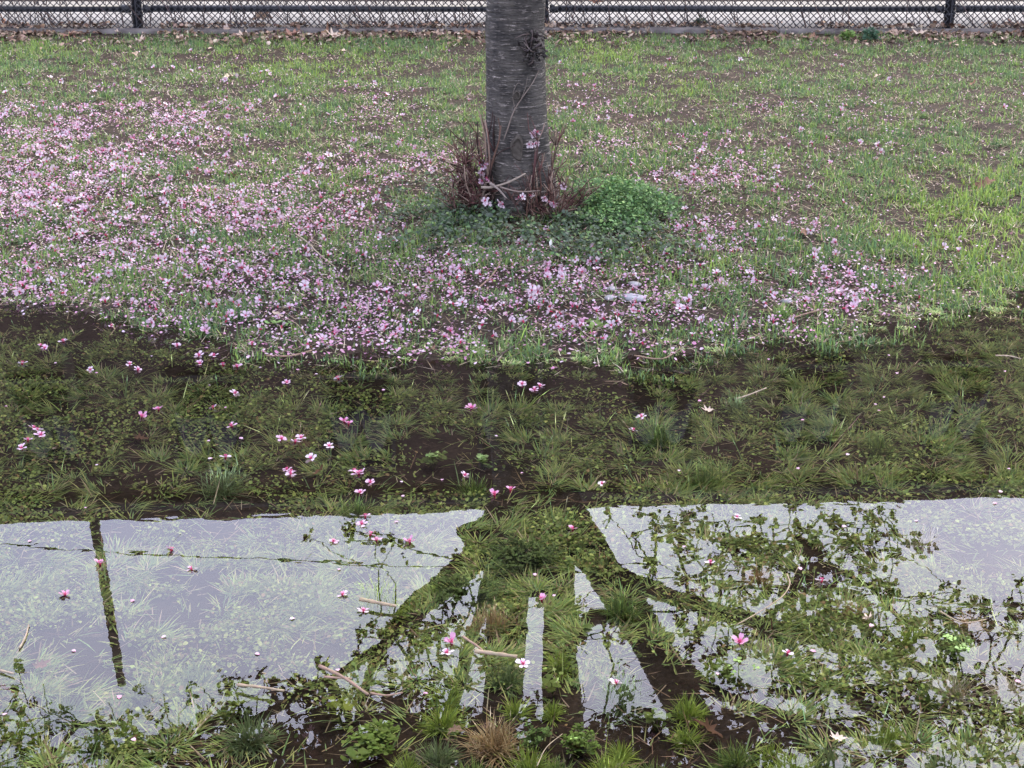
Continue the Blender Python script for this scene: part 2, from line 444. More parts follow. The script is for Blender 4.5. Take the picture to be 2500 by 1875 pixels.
box('road', -60, 60, 13.38, 21.5, Z_F - 0.09, Z_F - 0.02, M_ROAD, kind='structure', label='wet asphalt roadway behind the fence with the mirrored sky painted pale')

# ------------------------------------------------------------------ chain link fence
fence = empty('chain_link_fence', (0, FENCE_Y, Z_F), label='black vinyl chain link fence along the back of the lawn', category='fence')
fx_l, fx_r = -908.0 / F_PX * 11.52, 1060.0 / F_PX * 11.52
bay = (fx_r - fx_l) / 2
posts = [fx_l + bay * k for k in range(-1, 4)]
FH = 1.22
gp = Geo()
th = np.arange(20) * 2 * math.pi / 20
V, Fc = tube([(0, 0, -0.2), (0, 0, FH + 0.03)], 0.036, 20); gp.add(V, Fc)
V, Fc = tube([(0, 0, FH + 0.03), (0, 0, FH + 0.05), (0, 0, FH + 0.07)], [0.040, 0.036, 0.012], 20); gp.add(V, Fc)
post_me = gp.mesh('post', M_BLACK, True)
gb = Geo()
V, Fc = tube([(0, 0, -0.014), (0, 0, 0.014)], 0.0405, 20); gb.add(V, Fc)
band_me = gb.mesh('tension_band', M_BLACK, True)
for x in posts:
    po = obj('post', post_me, fence, loc=(x, 0.03, 0))
    obj('tension_band', band_me, po, loc=(0, 0, 0.115))
RZ = 0.155
for k in range(len(posts) - 1):
    for zz, nm in ((RZ, 'bottom_rail'), (FH, 'top_rail')):
        g = Geo()
        V, Fc = tube([(0.05, 0.03, 0), (bay - 0.05, 0.03, 0)], 0.0235, 16); g.add(V, Fc)
        for e in (0.045, bay - 0.105):          # cup fittings where the rail meets the posts
            V, Fc = tube([(e, 0.03, 0), (e + 0.06, 0.03, 0)], 0.029, 16); g.add(V, Fc)
        obj(nm, g.mesh(nm, M_BLACK, True), fence, loc=(posts[k], 0, zz))
def mesh_panel(w, h):
    g = Geo(); dw, dh = 0.047, 0.0455; nrow = int(h / (dh / 2)); ncol = int(w / dw)
    for c in range(ncol + 1):
        x = c * dw
        P = []
        for r in range(nrow + 1):
            P.append((min(max(x + (dw * 0.5 if r % 2 else -dw * 0.02), 0), w), 0.0022 * (1 if r % 2 else -1), 0.02 + r * dh / 2))
        P2 = [(min(max(x - (p[0] - x) + 0.0, 0), w), -p[1], p[2]) for p in P]
        for Q in (P, P2):
            V, Fc = tube(Q, 0.0054, 3, cap=False)
            g.add(V, Fc)
    return g.mesh('wire_mesh', M_BLACK, True)
# one zigzag wire per half diamond column
wm = mesh_panel(bay, FH - 0.02)
for k in range(len(posts) - 1):
    obj('wire_mesh', wm, fence, loc=(posts[k], -0.012, 0))

# ------------------------------------------------------------------ building, pole and cable seen in the water
RF = [mirrored(0, 1132, 24.6)]
te1 = -ray(2212, 1076)[2] / ray(2212, 1076)[1]
RF.append(mirrored(2212, 1076, (RF[0][2] + CAM_H) / te1))
ang = math.atan2(RF[1][1] - RF[0][1], RF[1][0] - RF[0][0])
BH = (RF[0][2] + RF[1][2]) / 2
bld = empty('brick_building', (0, (RF[0][1] + RF[1][1]) / 2, 0.1), (0, 0, ang), label='dark brick building whose flat roofline mirrors in the water', category='building')
BW = 46.0
box('wall', -BW / 2, BW / 2, 0.0, 9.0, -0.3, BH - 0.55, M_BRICK, bld)
box('cornice', -BW / 2 - 0.10, BW / 2 + 0.10, -0.16, 9.1, BH - 0.55, BH - 0.32, M_TRIM, bld)
box('parapet', -BW / 2, BW / 2, -0.003, 9.0, BH - 0.32, BH - 0.1, M_BRICK, bld)
gW = Geo(); box_geo(gW, -0.58, 0.58, -0.05, 0.02, 0, 1.7); wf_me = gW.mesh('window_frame', M_TRIM)
gP = Geo(); box_geo(gP, -0.50, -0.02, -0.060, -0.045, 0.08, 1.62); box_geo(gP, 0.02, 0.50, -0.060, -0.045, 0.08, 1.62); pane_me = gP.mesh('pane', M_GLASS)
gS = Geo(); box_geo(gS, -0.66, 0.66, -0.12, 0.02, -0.12, 0.0, 0.01); sill_me = gS.mesh('sill', M_TRIM)
for fl in range(3):
    for k in range(-8, 9):
        w = obj('window', wf_me, bld, loc=(k * 2.55, 0, 1.2 + fl * 3.0))
        obj('pane', pane_me, w); obj('sill', sill_me, w)

A = mirrored(203, 1120, 21.0); B = mirrored(262, 1472, 21.0)
ax = (B - A) / (B[2] - A[2])
foot = A - ax * A[2]
pole = empty('utility_pole', tuple(foot), label='leaning wooden utility pole mirrored at the left of the water', category='pole')
g = Geo()
hs = np.linspace(0, B[2], 14); V, Fc = tube([tuple(ax * h) for h in hs], np.linspace(0.088, 0.066, 14), 14, bump=0.06, seed=4); g.add(V, Fc)
obj('shaft', g.mesh('shaft', M_POLE, True), pole)
g = Geo(); t = ax * (B[2] - 0.06); V, Fc = tube([tuple(t), tuple(t + ax * 0.10)], [0.075, 0.06], 14); g.add(V, Fc)
obj('pole_cap', g.mesh('pole_cap', M_TRIM, True), pole)
zc = mirrored(215, 1190, 20.8)
g = Geo(); t = ax * zc[2]; V, Fc = tube([tuple(t + np.array((0, -0.02, 0))), tuple(t + np.array((0, -0.2, 0.0)))], [0.03, 0.02], 8); g.add(V, Fc)
obj('cable_bracket', g.mesh('cable_bracket', M_TRIM, True), pole)
c0, c1 = mirrored(-700, 1150, 20.8), mirrored(2900, 1345, 20.8)
cm = [mirrored(0, 1178, 20.8), mirrored(300, 1196, 20.8), mirrored(800, 1219, 20.8), mirrored(1300, 1240, 20.8), mirrored(1900, 1285, 20.8), mirrored(2212, 1310, 20.8)]
g = Geo(); V, Fc = tube(smooth_path([c0] + cm + [c1], 8), 0.014, 8); g.add(V, Fc)
obj('overhead_cable', g.mesh('overhead_cable', M_CABLE, True), label='thin black overhead cable mirrored across the water', category='cable')

# ------------------------------------------------------------------ the cherry tree
bx, by, bz = on_land(1124, 447)
bx, by, bz = float(bx), float(by), float(bz)
tree = empty('cherry_tree', (bx, by, bz), label='cherry tree with banded grey bark standing in the petal covered lawn', category='tree')
TB = np.array((bx, by, bz))
def loc(p): return np.asarray(p, float) - TB
def trunk_mesh():
    zs = np.concatenate([np.linspace(-0.12, 0.5, 46), np.linspace(0.515, 1.62, 70)])
    na = 84
    a = np.arange(na + 1) * 2 * math.pi / na
    Vs, Us = [], []
    for z in zs:
        cx = np.interp(z, [0, 0.35, 0.75, 1.15, 1.5], [0.0, -0.016, -0.024, 0.004, 0.046])
        r = np.interp(z, [-0.12, 0.0, 0.10, 0.25, 0.45, 0.8, 1.15, 1.4, 1.62], [0.20, 0.166, 0.147, 0.132, 0.1225, 0.119, 0.123, 0.138, 0.163])
        rr = r * (1 + 0.10 * math.exp(-max(z, 0) / 0.13) * np.cos(4 * a + 0.7) + 0.05 * math.exp(-max(z, 0) / 0.2) * np.cos(7 * a + 2))
        rr = rr * (1 + 0.035 * (fbm(np.cos(a) * 2 + 8, np.sin(a) * 2 + z * 2.5 + 8, 3) - 0.5))
        rr = rr + 0.0035 * (fbm(np.cos(a) * 6 + 20, np.sin(a) * 6 + z * 55, 2, z * 3) - 0.5)
        rr[-1] = rr[0]
        Vs.append(np.stack([cx + rr * np.cos(a), rr * np.sin(a), np.full(na + 1, z)], -1))
        Us.append(np.stack([a * 0.13, np.full(na + 1, z)], -1))
    V = np.concatenate(Vs); U = np.concatenate(Us)
    i = (np.arange(len(zs) - 1)[:, None] * (na + 1) + np.arange(na)[None]).ravel()
    return raw_mesh('trunk', V, np.stack([i, i + 1, i + na + 2, i + na + 1], -1), mat=M_BARK, smooth=True, uv=U)
trunk = obj('trunk', trunk_mesh(), tree)
def trunk_front(u, v, push=0.0):               # point on the camera-facing side of the trunk
    dx, dy, dz = ray(u, v); c = np.array((bx - 0.015, by, 0)); r = 0.1225 + push
    o = np.array((0, 0)); d = np.array((dx, dy))
    a = d @ d; b = -2 * (d @ c[:2]); cc = c[:2] @ c[:2] - r * r
    disc = max(b * b - 4 * a * cc, 0)
    t = (-b - math.sqrt(disc)) / (2 * a)
    return np.array((t * dx, t * dy, CAM_H + t * dz))
M_SCAR = plain_mat('scar_wood', (0.035, 0.030, 0.024), (0.085, 0.075, 0.06), 60, 0.85, 0.2, 0.004, 90)
def scar(u, v, w, h, name='branch_scar'):
    p = trunk_front(u, v, 0.009); n = p[:2] - np.array((bx - 0.015, by)); az = math.atan2(n[1], n[0])
    g = Geo(); rings = [(0.0, 0.006), (0.55, 0.006), (0.80, 0.004), (0.94, 0.014), (1.10, 0.009), (1.3, -0.012)]
    m = 22; a = np.arange(m) * 2 * math.pi / m; Vs = []
    for f, d in rings[1:]:
        wob = 1 + 0.10 * np.sin(3 * a + u) + 0.05 * np.sin(5 * a)
        y = np.cos(a) * f * w * wob; z = np.sin(a) * f * h * wob
        Vs.append(np.stack([d - y * y / 0.27, y, z], -1))
    Vs = np.concatenate([[(rings[0][1], 0, 0)]] + Vs)
    F = [(0, 1 + j, 1 + (j + 1) % m) for j in range(m)]
    for r in range(len(rings) - 2):
        for j in range(m):
            b0 = 1 + r * m; F.append((b0 + j, b0 + m + j, b0 + m + (j + 1) % m, b0 + (j + 1) % m))
    g.add(Vs, F)
    return obj(name, g.mesh(name, M_SCAR, True), trunk, loc=tuple(loc(p)), rot=(0, 0, az))
scar(1117, 320, 0.022, 0.044)
scar(1116, 206, 0.013, 0.015)
def burl():
    p = loc(trunk_front(1150, 100, 0.0)); r = np.random.default_rng(8); g = Geo()
    for k in range(70):                         # swollen shoots crowded round an old wound
        o = p + np.array((r.normal(0, 0.022), r.normal(-0.004, 0.006), r.normal(-0.01, 0.035)))
        d = np.array((r.normal(0, 1), -0.9 - r.random(), r.normal(0.2, 0.9))); d /= np.linalg.norm(d)
        L = 0.008 + 0.026 * r.random()
        V, F = tube([o - d * 0.01, o + d * L * 0.5 + r.normal(0, .004, 3), o + d * L], [0.0055, 0.004, 0.0016], 5)
        g.add(V, F, vary((0.05, 0.043, 0.040), 1, 0.6)[0])
    for k in range(9):
        o = p + np.array((r.normal(0, 0.02), -0.01, r.normal(0, 0.03)))
        d = np.array((r.normal(-0.4, 0.5), -0.5, r.normal(0.6, 0.5))); d /= np.linalg.norm(d)
        V, F = tube([o, o + d * 0.03 + r.normal(0, .006, 3), o + d * 0.07], [0.003, 0.0024, 0.0012], 5)
        g.add(V, F, vary((0.10, 0.08, 0.07), 1, 0.4)[0])
    obj('burl', g.mesh('burl', M_TWIG, True), trunk)
burl()

def limb(name, pts, r0=None, parent=tree, sides=14):
    P = [mirrored(u, v, by + dy) for (u, v, rp, dy) in pts]
    R = []
    for (u, v, rp, dy), p in zip(pts, P):
        depth = p[1] * CP + (p[2] + CAM_H) * SP
        R.append(rp * K / F_PX * depth)
    Q = smooth_path(np.c_[P, R], 6)
    V, F = tube(Q[:, :3] - TB, Q[:, 3], sides, bump=0.10, seed=len(pts))
    g = Geo()
    arc = np.concatenate([[0], np.cumsum(np.linalg.norm(np.diff(Q[:, :3], axis=0), axis=1))])
    uv = np.stack([np.tile(np.arange(sides) / sides * 0.5, len(Q)), np.repeat(arc, sides)], -1)
    g.add(V, F, None, uv)
    o = obj(name, g.mesh(name, M_BARK, True), parent)
    return Q[:, :3]
NODES = []
NODES.append(limb('limb', [(1120, 1075, 60, 0), (1085, 1135, 48, -.02), (1035, 1195, 32, -.08), (962, 1262, 29, -.2), (892, 1318, 27, -.3), (845, 1372, 15, -.4), (800, 1450, 10, -.5), (780, 1530, 8, -.65), (740, 1640, 6, -.8)]))
NODES.append(limb('limb', [(1135, 1080, 62, 0.02), (1110, 1170, 50, .05), (1096, 1260, 47, .02), (1094, 1380, 44, -.05), (1086, 1500, 42, -.18), (1055, 1680, 30, -.35), (1010, 1900, 24, -.6)]))
NODES.append(limb('limb', [(1165, 1080, 60, -.03), (1200, 1190, 40, -.1), (1208, 1290, 34, -.15), (1209, 1420, 38, -.22), (1216, 1560, 44, -.33), (1210, 1740, 28, -.5), (1190, 1950, 20, -.7)]))
NODES.append(limb('limb', [(1185, 1075, 60, .03), (1240, 1140, 46, 0), (1302, 1232, 39, -.08), (1378, 1345, 40, -.2), (1446, 1465, 42, -.36), (1520, 1600, 42, -.55), (1620, 1800, 36, -.9), (1720, 2000, 26, -1.3)]))
NODES.append(limb('limb', [(1150, 1080, 58, .09), (1058, 1240, 15, .3), (1036, 1330, 13, .4), (1012, 1400, 13, .5), (985, 1500, 14, .6), (930, 1640, 12, .8)]))
NODES.append(limb('branch', [(1330, 1250, 26, -.06), (1430, 1282, 20, .1), (1560, 1322, 17, .25), (1730, 1372, 13, .4), (1920, 1420, 10, .5), (2150, 1500, 7, .6)]))
NODES.append(limb('branch', [(1400, 1380, 26, -.2), (1480, 1450, 16, -.1), (1560, 1500, 12, 0.0), (1640, 1532, 10, .1), (1760, 1560, 8, .2), (1960, 1620, 6, .3)]))
NODES.append(limb('branch', [(1222, 1385, 24, -.2), (1262, 1348, 19, -.12), (1310, 1332, 16, .0), (1372, 1345, 14, .1), (1450, 1380, 10, .25)]))
NODES.append(limb('branch', [(842, 1385, 12, -.4), (700, 1475, 9, -.55), (540, 1560, 9, -.7), (380, 1640, 7, -.85)]))
limb('cut_stub', [(1085, 1130, 34, .0), (1035, 1148, 27, .02), (1004, 1158, 25, .03), (999, 1160, 20, .03)])

# leaf rosettes: where the photograph's reflection shows them, and on through the rest of the crown
def blob(u, v, cu, cv, su, sv): return np.exp(-((u - cu) / su) ** 2 - ((v - cv) / sv) ** 2)
def crown_density(u, v):
    d = 1.0 * blob(u, v, 1620, 1190, 200, 75) + 0.8 * blob(u, v, 1830, 1170, 130, 80) + 0.5 * blob(u, v, 1440, 1130, 60, 40)
    d += 1.0 * blob(u, v, 1750, 1340, 330, 60) + 1.1 * blob(u, v, 1850, 1450, 260, 90) + 1.0 * blob(u, v, 1550, 1600, 300, 80)
    d += 0.8 * blob(u, v, 2080, 1560, 140, 90) + 0.5 * blob(u, v, 2140, 1330, 70, 60)
    d += 1.5 * blob(u, v, 600, 1630, 420, 85) + 1.2 * blob(u, v, 950, 1600, 260, 100) + 1.0 * blob(u, v, 1230, 1640, 250, 60)
    d += 0.7 * blob(u, v, 640, 1500, 120, 40) + 0.5 * blob(u, v, 860, 1400, 100, 80)
    d += 0.4 * blob(u, v, 730, 1140, 40, 40) + 0.4 * blob(u, v, 850, 1175, 60, 20) + 0.3 * blob(u, v, 250, 1650, 200, 60)
    d += 0.9 * blob(u, v, 1100, 1660, 900, 75) + 0.35 * blob(u, v, 40, 1520, 60, 40) + 0.45 * blob(u, v, 1000, 1330, 80, 110) + 0.45 * blob(u, v, 1290, 1330, 70, 110)
    hole = 0.95 * blob(u, v, 1625, 1490, 60, 45) + 0.45 * blob(u, v, 1290, 1420, 50, 90) + 0.7 * blob(u, v, 1850, 1620, 60, 25) + 0.9 * blob(u, v, 2170, 1420, 90, 40) + 0.5 * blob(u, v, 1160, 1300, 25, 150)
    return d * np.clip(1 - hole, 0, 1)
n = 26000
cu, cv = rng.uniform(-60, 2280, n), rng.uniform(1095, 1720, n)
te = -ray(cu, cv)[2] / ray(cu, cv)[1]
ylo = 3.3 / (te + 0.114) + 0.25
cY = ylo + (by + 1.9 - ylo) * rng.random(n) ** 0.8
keep = rng.random(n) < 0.21 * crown_density(cu, cv) * (0.35 + 1.3 * fbm(cu / 55, cv / 55, 2))
cu, cv, cY = cu[keep], cv[keep], cY[keep]
LP = np.array([mirrored(a, b, c) for a, b, c in zip(cu, cv, cY)])
m = 2600                                        # the crown outside the mirrored view
th = rng.uniform(0, 2 * math.pi, m); rr = 3.4 * np.sqrt(rng.random(m)); zz = rng.uniform(2.5, 5.6, m)
X = np.stack([bx + rr * np.cos(th), by + rr * np.sin(th), zz], -1)
ok = (rr < 3.4 * np.sqrt(np.clip(1 - ((zz - 3.4) / 2.3) ** 2, 0, 1)))
u2, v2 = seen(X[:, 0], X[:, 1], -X[:, 2])
ok &= ~((v2 < 1680) & (u2 > -40) & (u2 < 2250))
LP = np.vstack([LP, X[ok]])
TREE_N = np.vstack(NODES)
limb_top = TREE_N[TREE_N[:, 2] > 1.9]
# shortest-link growth of twigs from the limbs to every rosette
P = np.vstack([limb_top, LP]); nl = len(limb_top)
N = len(P); parent = np.full(N, -1); best = np.full(N, 1e9); src = np.zeros(N, int)
for i in range(nl):
    d = np.linalg.norm(P - P[i], axis=1); b = d < best; best[b] = d[b]; src[b] = i
done = np.zeros(N, bool); done[:nl] = True; order = []
bb = np.where(done, 1e9, best)
for _ in range(N - nl):
    i = int(np.argmin(bb)); parent[i] = src[i]; done[i] = True; order.append(i); bb[i] = 1e9
    d = np.linalg.norm(P - P[i], axis=1) * 1.0
    b = (~done) & (d < bb); bb[b] = d[b]; src[b] = i
load = np.ones(N)
for i in reversed(order): load[parent[i]] += load[i]
gt = Geo()
for i in order:
    a, b = P[parent[i]], P[i]
    L = np.linalg.norm(b - a)
    mid = (a + b) / 2 + rng.normal(0, 0.08, 3) * L
    ra = min(0.0016 * math.sqrt(load[i]) + 0.0012, 0.018); rb = max(ra * 0.8, 0.0016)
    V, F = tube([a - TB, mid - TB, b - TB], [ra, (ra + rb) / 2, rb], 4, cap=False)
    gt.add(V, F, (0.05, 0.042, 0.040))
obj('twigs', gt.mesh('twigs', M_TWIG, True), tree, kind='stuff')
gl = Geo()
nc = len(LP); per = 12
LK = LP[rng.random(nc) < 0.62]
Pl = np.repeat(LK, per, 0); k = len(Pl)
az = rng.uniform(0, 2 * math.pi, k); tilt = rng.normal(0.1, 0.5, k)
S = rng.uniform(0.022, 0.044, k)
Pl = Pl + np.stack([np.cos(az) * S * 0.5, np.sin(az) * S * 0.5, rng.normal(0, 0.020, k)], -1) + rng.normal(0, 0.010, (k, 3))
V, F, C = leaves(Pl - TB, S, az, tilt, rng.normal(0, 0.6, k), pick([(0.07, 0.03, 0.022), (0.09, 0.05, 0.025), (0.06, 0.065, 0.022), (0.12, 0.04, 0.04)], [3, 3, 2, 1], k), wide=0.75)
gl.add(V, F, C)
obj('crown', gl.mesh('crown', M_CROWN), tree, kind='stuff')
gl = Geo()                                      # remaining flowers on the twigs
k = 900; Pf = LP[rng.integers(0, nc, k)] + rng.normal(0, 0.03, (k, 3))
for q in range(5):
    az = rng.uniform(0, 6.28, k) * 0 + q * 1.2566 + np.arange(k)
    V, F, C = leaves(Pf + np.stack([np.cos(az) * .009, np.sin(az) * .009, 0 * az - 0.004], -1) - TB, np.full(k, 0.017), az, np.full(k, -0.4), 0 * az, vary((0.62, 0.36, 0.48), k, 0.15), wide=0.9)
    gl.add(V, F, C)
obj('crown_blossoms', gl.mesh('crown_blossoms', M_PETAL), tree, kind='stuff')

# shoots and cut suckers round the foot of the trunk
RED = [(0.075, 0.033, 0.028), (0.085, 0.046, 0.034), (0.19, 0.14, 0.105), (0.035, 0.020, 0.017)]
def shoot(o, d, L, r, twigs, seed, spread=0.8):
    q = np.random.default_rng(seed); g = Geo()
    d = np.asarray(d, float); d /= np.linalg.norm(d)
    pts = [np.asarray(o, float)]
    for s in range(4): pts.append(pts[-1] + (d + q.normal(0, 0.16, 3)) * L / 4)
    pts = np.array(pts)
    V, F = tube(pts, np.linspace(r, r * 0.45, 5), 6); g.add(V, F, vary(RED[q.integers(0, 4)], 1, 0.3, q)[0])
    for t in range(twigs):
        k = q.integers(1, 5); b = pts[k]
        e = d + q.normal(0, spread, 3); e[2] = abs(e[2]) * 0.8 + 0.15; e /= np.linalg.norm(e)
        l = L * q.uniform(0.15, 0.45)
        V, F = tube([b, b + e * l * 0.5 + q.normal(0, l * 0.08, 3), b + e * l], [r * 0.5, r * 0.4, r * 0.22], 4)
        g.add(V, F, vary(RED[q.integers(0, 4)], 1, 0.35, q)[0])
    return obj('sucker_shoot', g.mesh('sucker_shoot', M_TWIG, True), tree)
q = np.random.default_rng(21)
for k in range(42):                             # the dense left-hand bundle
    x = q.uniform(-0.26, -0.12); y = q.uniform(-0.16, 0.02)
    shoot((x, y, -0.02), (-0.16 + 0.45 * (x + 0.2) * 2 + q.normal(0, 0.2), q.normal(-0.1, 0.2), 1.0), q.uniform(0.10, 0.30) * (0.75 if x < -0.24 else 1.0), q.uniform(0.003, 0.007), 13, 100 + k)
for k in range(6):                              # taller bare ones against the bark
    shoot((q.uniform(-0.17, -0.10), -0.10, 0.02), (q.normal(-0.05, 0.12), q.normal(0, 0.05), 1), q.uniform(0.34, 0.50), 0.006, 3, 200 + k, 0.35)
for k in range(44):                             # the lower right-hand bundle
    x = q.uniform(0.02, 0.21); y = q.uniform(-0.24, -0.12)
    shoot((x, y, -0.02), (0.35 * (x - 0.1) * 3 + q.normal(0, 0.4), q.normal(-0.1, 0.3), 0.75), q.uniform(0.08, 0.22), q.uniform(0.0025, 0.005), 10, 300 + k)
for k in range(9):                              # shoots pressed up the right side of the bark
    shoot((q.uniform(0.05, 0.13), -0.15 + q.uniform(0, 0.03), 0.0), (q.normal(0.0, 0.1), 0.05, 1), q.uniform(0.22, 0.38), 0.005, 5, 400 + k, 0.35)
def stem(name, pts, r, col, parent=None, **p):
    g = Geo(); V, F = tube(smooth_path(pts, 5), np.linspace(r, r * 0.5, (len(pts) - 1) * 5 + 1), 6, bump=0.2, seed=int(len(pts) * 7 + r * 9e3)); g.add(V, F, col)
    return obj(name, g.mesh(name, M_TWIG, True), parent, **p)
tf = lambda u, v, p=0.006: trunk_front(u, v, p)
vine = empty('dead_vine', tuple(tf(1098, 392, 0.02)), label='thin dead vine climbing slantwise up the cherry trunk', category='vine')
VB = np.array(vine.location)
stem('vine_stem', [tf(1042, 396, .03) - VB, tf(1050, 382, .012) - VB, tf(1075, 335) - VB, tf(1092, 292) - VB, tf(1108, 245) - VB, tf(1125, 215) - VB, tf(1150, 180) - VB, tf(1165, 150) - VB], 0.0042, (0.16, 0.13, 0.105), vine)
stem('vine_stem', [tf(1112, 235) - VB, tf(1108, 205) - VB, tf(1118, 180) - VB, tf(1130, 185) - VB], 0.0022, (0.13, 0.11, 0.09), vine)
stem('vine_stem', [tf(1125, 215) - VB, tf(1135, 190) - VB, tf(1140, 165) - VB], 0.002, (0.13, 0.11, 0.09), vine)
fs = lambda u, v, Y: np.array((ray(u, v)[0] * Y / ray(u, v)[1], Y, CAM_H + ray(u, v)[2] * Y / ray(u, v)[1]))
stem('fallen_twig', [fs(1040, 405, by - .24), fs(1065, 404, by - .25), fs(1100, 393, by - .26), fs(1135, 375, by - .22)], 0.0065, (0.20, 0.165, 0.13), label='pale curved twig leaning across the foot of the trunk', category='twig')
stem('fallen_twig', [fs(1058, 395, by - .26), fs(1078, 410, by - .27), fs(1095, 430, by - .28)], 0.006, (0.17, 0.14, 0.12), label='short broken twig crossing the pale curved twig', category='twig')
stem('fallen_twig', [fs(1080, 404, by - .27), fs(1120, 414, by - .27), fs(1165, 412, by - .25)], 0.004, (0.15, 0.12, 0.10), label='thin brown twig bent along the trunk foot', category='twig')

# ------------------------------------------------------------------ grass on the lawn
def sample_land(n, pad=0.9, y0=4.4, y1=FENCE_Y - 0.12):
    Y = rng.uniform(y0, y1, n); X = rng.uniform(-1, 1, n) * (0.325 * (Y * CP + 0.5) + pad)
    return X, Y
def mud_map(u, v):                              # bare, trodden soil
    d = 1.0 * blob(u, v, 1150, 640, 330, 60) + 0.9 * blob(u, v, 1700, 610, 170, 55) + 0.8 * blob(u, v, 820, 690, 230, 45) + 0.7 * blob(u, v, 1450, 690, 300, 40) + 0.8 * blob(u, v, 1150, 730, 520, 40)
    d += 0.7 * blob(u, v, 1000, 450, 160, 60) + 0.5 * blob(u, v, 640, 470, 200, 80) + 0.4 * blob(u, v, 250, 250, 250, 80) + 1.6 * np.exp(-((v - 66) / 20) ** 2) + 0.6 * blob(u, v, 1500, 400, 120, 60)
    return d
n = 700000
X, Y = sample_land(n)
Z = terrain(X, Y)
u, v = seen(X, Y, Z)
patch = fbm(X * 3.1, Y * 3.1, 3, 4.0); fine = fbm(X * 13, Y * 13, 2, 9.0)
dens = np.clip(1.25 - 0.8 * mud_map(u, v), 0.08, 1) * np.clip((fine - 0.36) * 6.0, 0.04, 1) * np.clip((patch - 0.18) * 2.6, 0.12, 1)
keep = (rng.random(n) < dens) & (Z > np.where((u > 1350) | ((u > 500) & (u < 900)), -0.016, -0.003))
X, Y, Z, u, v, patch, fine = [a[keep] for a in (X, Y, Z, u, v, patch, fine)]
n = len(X)
PAL = np.array([(0.128, 0.198, 0.064), (0.084, 0.145, 0.066), (0.172, 0.258, 0.066), (0.38, 0.33, 0.24), (0.23, 0.18, 0.125), (0.205, 0.295, 0.060)])
dry = 0.55 * blob(u, v, 200, 230, 420, 140) + 0.25 * blob(u, v, 1850, 180, 250, 70) + 0.46
lush = blob(u, v, 1300, 110, 60, 25) + blob(u, v, 2120, 500, 140, 90) * 2.2 + 0.6 * blob(u, v, 80, 105, 80, 22) + 0.6 * blob(u, v, 650, 140, 160, 40) + 0.6 * blob(u, v, 1450, 180, 60, 25) + 0.5 * blob(u, v, 1560, 590, 70, 30)
blue = np.clip((patch - 0.5) * 3, 0, 1) * 0.9
wts = np.stack([0.9 + 0 * u, 0.5 + 2.2 * blue, 0.25 + 1.2 * lush + 0.5 * (fine > 0.6), dry * 1.1, dry * 0.7, 0.05 + 2.6 * lush], -1)
cs = np.cumsum(wts, 1); ci = (rng.random((n, 1)) * cs[:, -1:] > cs).sum(1)
colr = np.clip(PAL[ci] * (0.65 + 0.7 * rng.random((n, 1))) * (1 + 0.15 * (rng.random((n, 3)) - 0.5)), 0, 1)
H = rng.gamma(6, 0.0046, n) * (0.35 + 0.5 * patch + 0.8 * fine) * (1 + 0.1 * np.clip(lush, 0, 1)); W = rng.uniform(0.0028, 0.0055, n)
lean = np.abs(rng.normal(0.5, 0.42, n)) + (ci == 3) * 0.6 + (ci == 4) * 0.6; az = rng.uniform(0, 6.283, n)
Pg = np.stack([X, Y, Z - 0.002], -1)
near = Y < 7.6
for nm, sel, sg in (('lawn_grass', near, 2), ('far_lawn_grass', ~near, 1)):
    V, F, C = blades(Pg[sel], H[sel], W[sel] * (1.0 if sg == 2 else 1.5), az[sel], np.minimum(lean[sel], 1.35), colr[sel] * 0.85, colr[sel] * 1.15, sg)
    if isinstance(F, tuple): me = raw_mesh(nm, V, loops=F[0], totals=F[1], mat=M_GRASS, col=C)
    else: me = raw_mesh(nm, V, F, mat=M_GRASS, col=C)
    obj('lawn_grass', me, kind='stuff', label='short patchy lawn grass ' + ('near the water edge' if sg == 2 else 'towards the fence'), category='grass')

# dead thatch between the blades
n = 80000
X, Y = sample_land(n); Z = terrain(X, Y); u, v = seen(X, Y, Z)
keep = (Z > 0.0) & (rng.random(n) < 0.25 + 0.75 * np.clip(fbm(X * 7, Y * 7, 2, 21.0) * 1.6 - 0.35, 0, 1)) & (rng.random(n) < np.clip(1.1 - 0.55 * mud_map(u, v), 0.25, 1))
X, Y, Z = X[keep], Y[keep], Z[keep]; n = len(X)
cw = pick([(0.34, 0.285, 0.205), (0.20, 0.145, 0.10), (0.46, 0.40, 0.31), (0.07, 0.045, 0.032), (0.24, 0.19, 0.145)], [3, 3, 1.2, 4, 2], n, 0.3)
V, F, C = blades(np.stack([X, Y, Z + rng.uniform(0.002, 0.022, n)], -1), rng.gamma(5, 0.0050, n), rng.uniform(0.0028, 0.0060, n), rng.uniform(0, 6.28, n), rng.normal(1.3, 0.2, n), cw, cw, 1, 0.0)
obj('thatch', raw_mesh('thatch', V, F, mat=M_DRY, col=C), kind='stuff', label='dead straw thatch matted between the lawn grass', category='thatch')

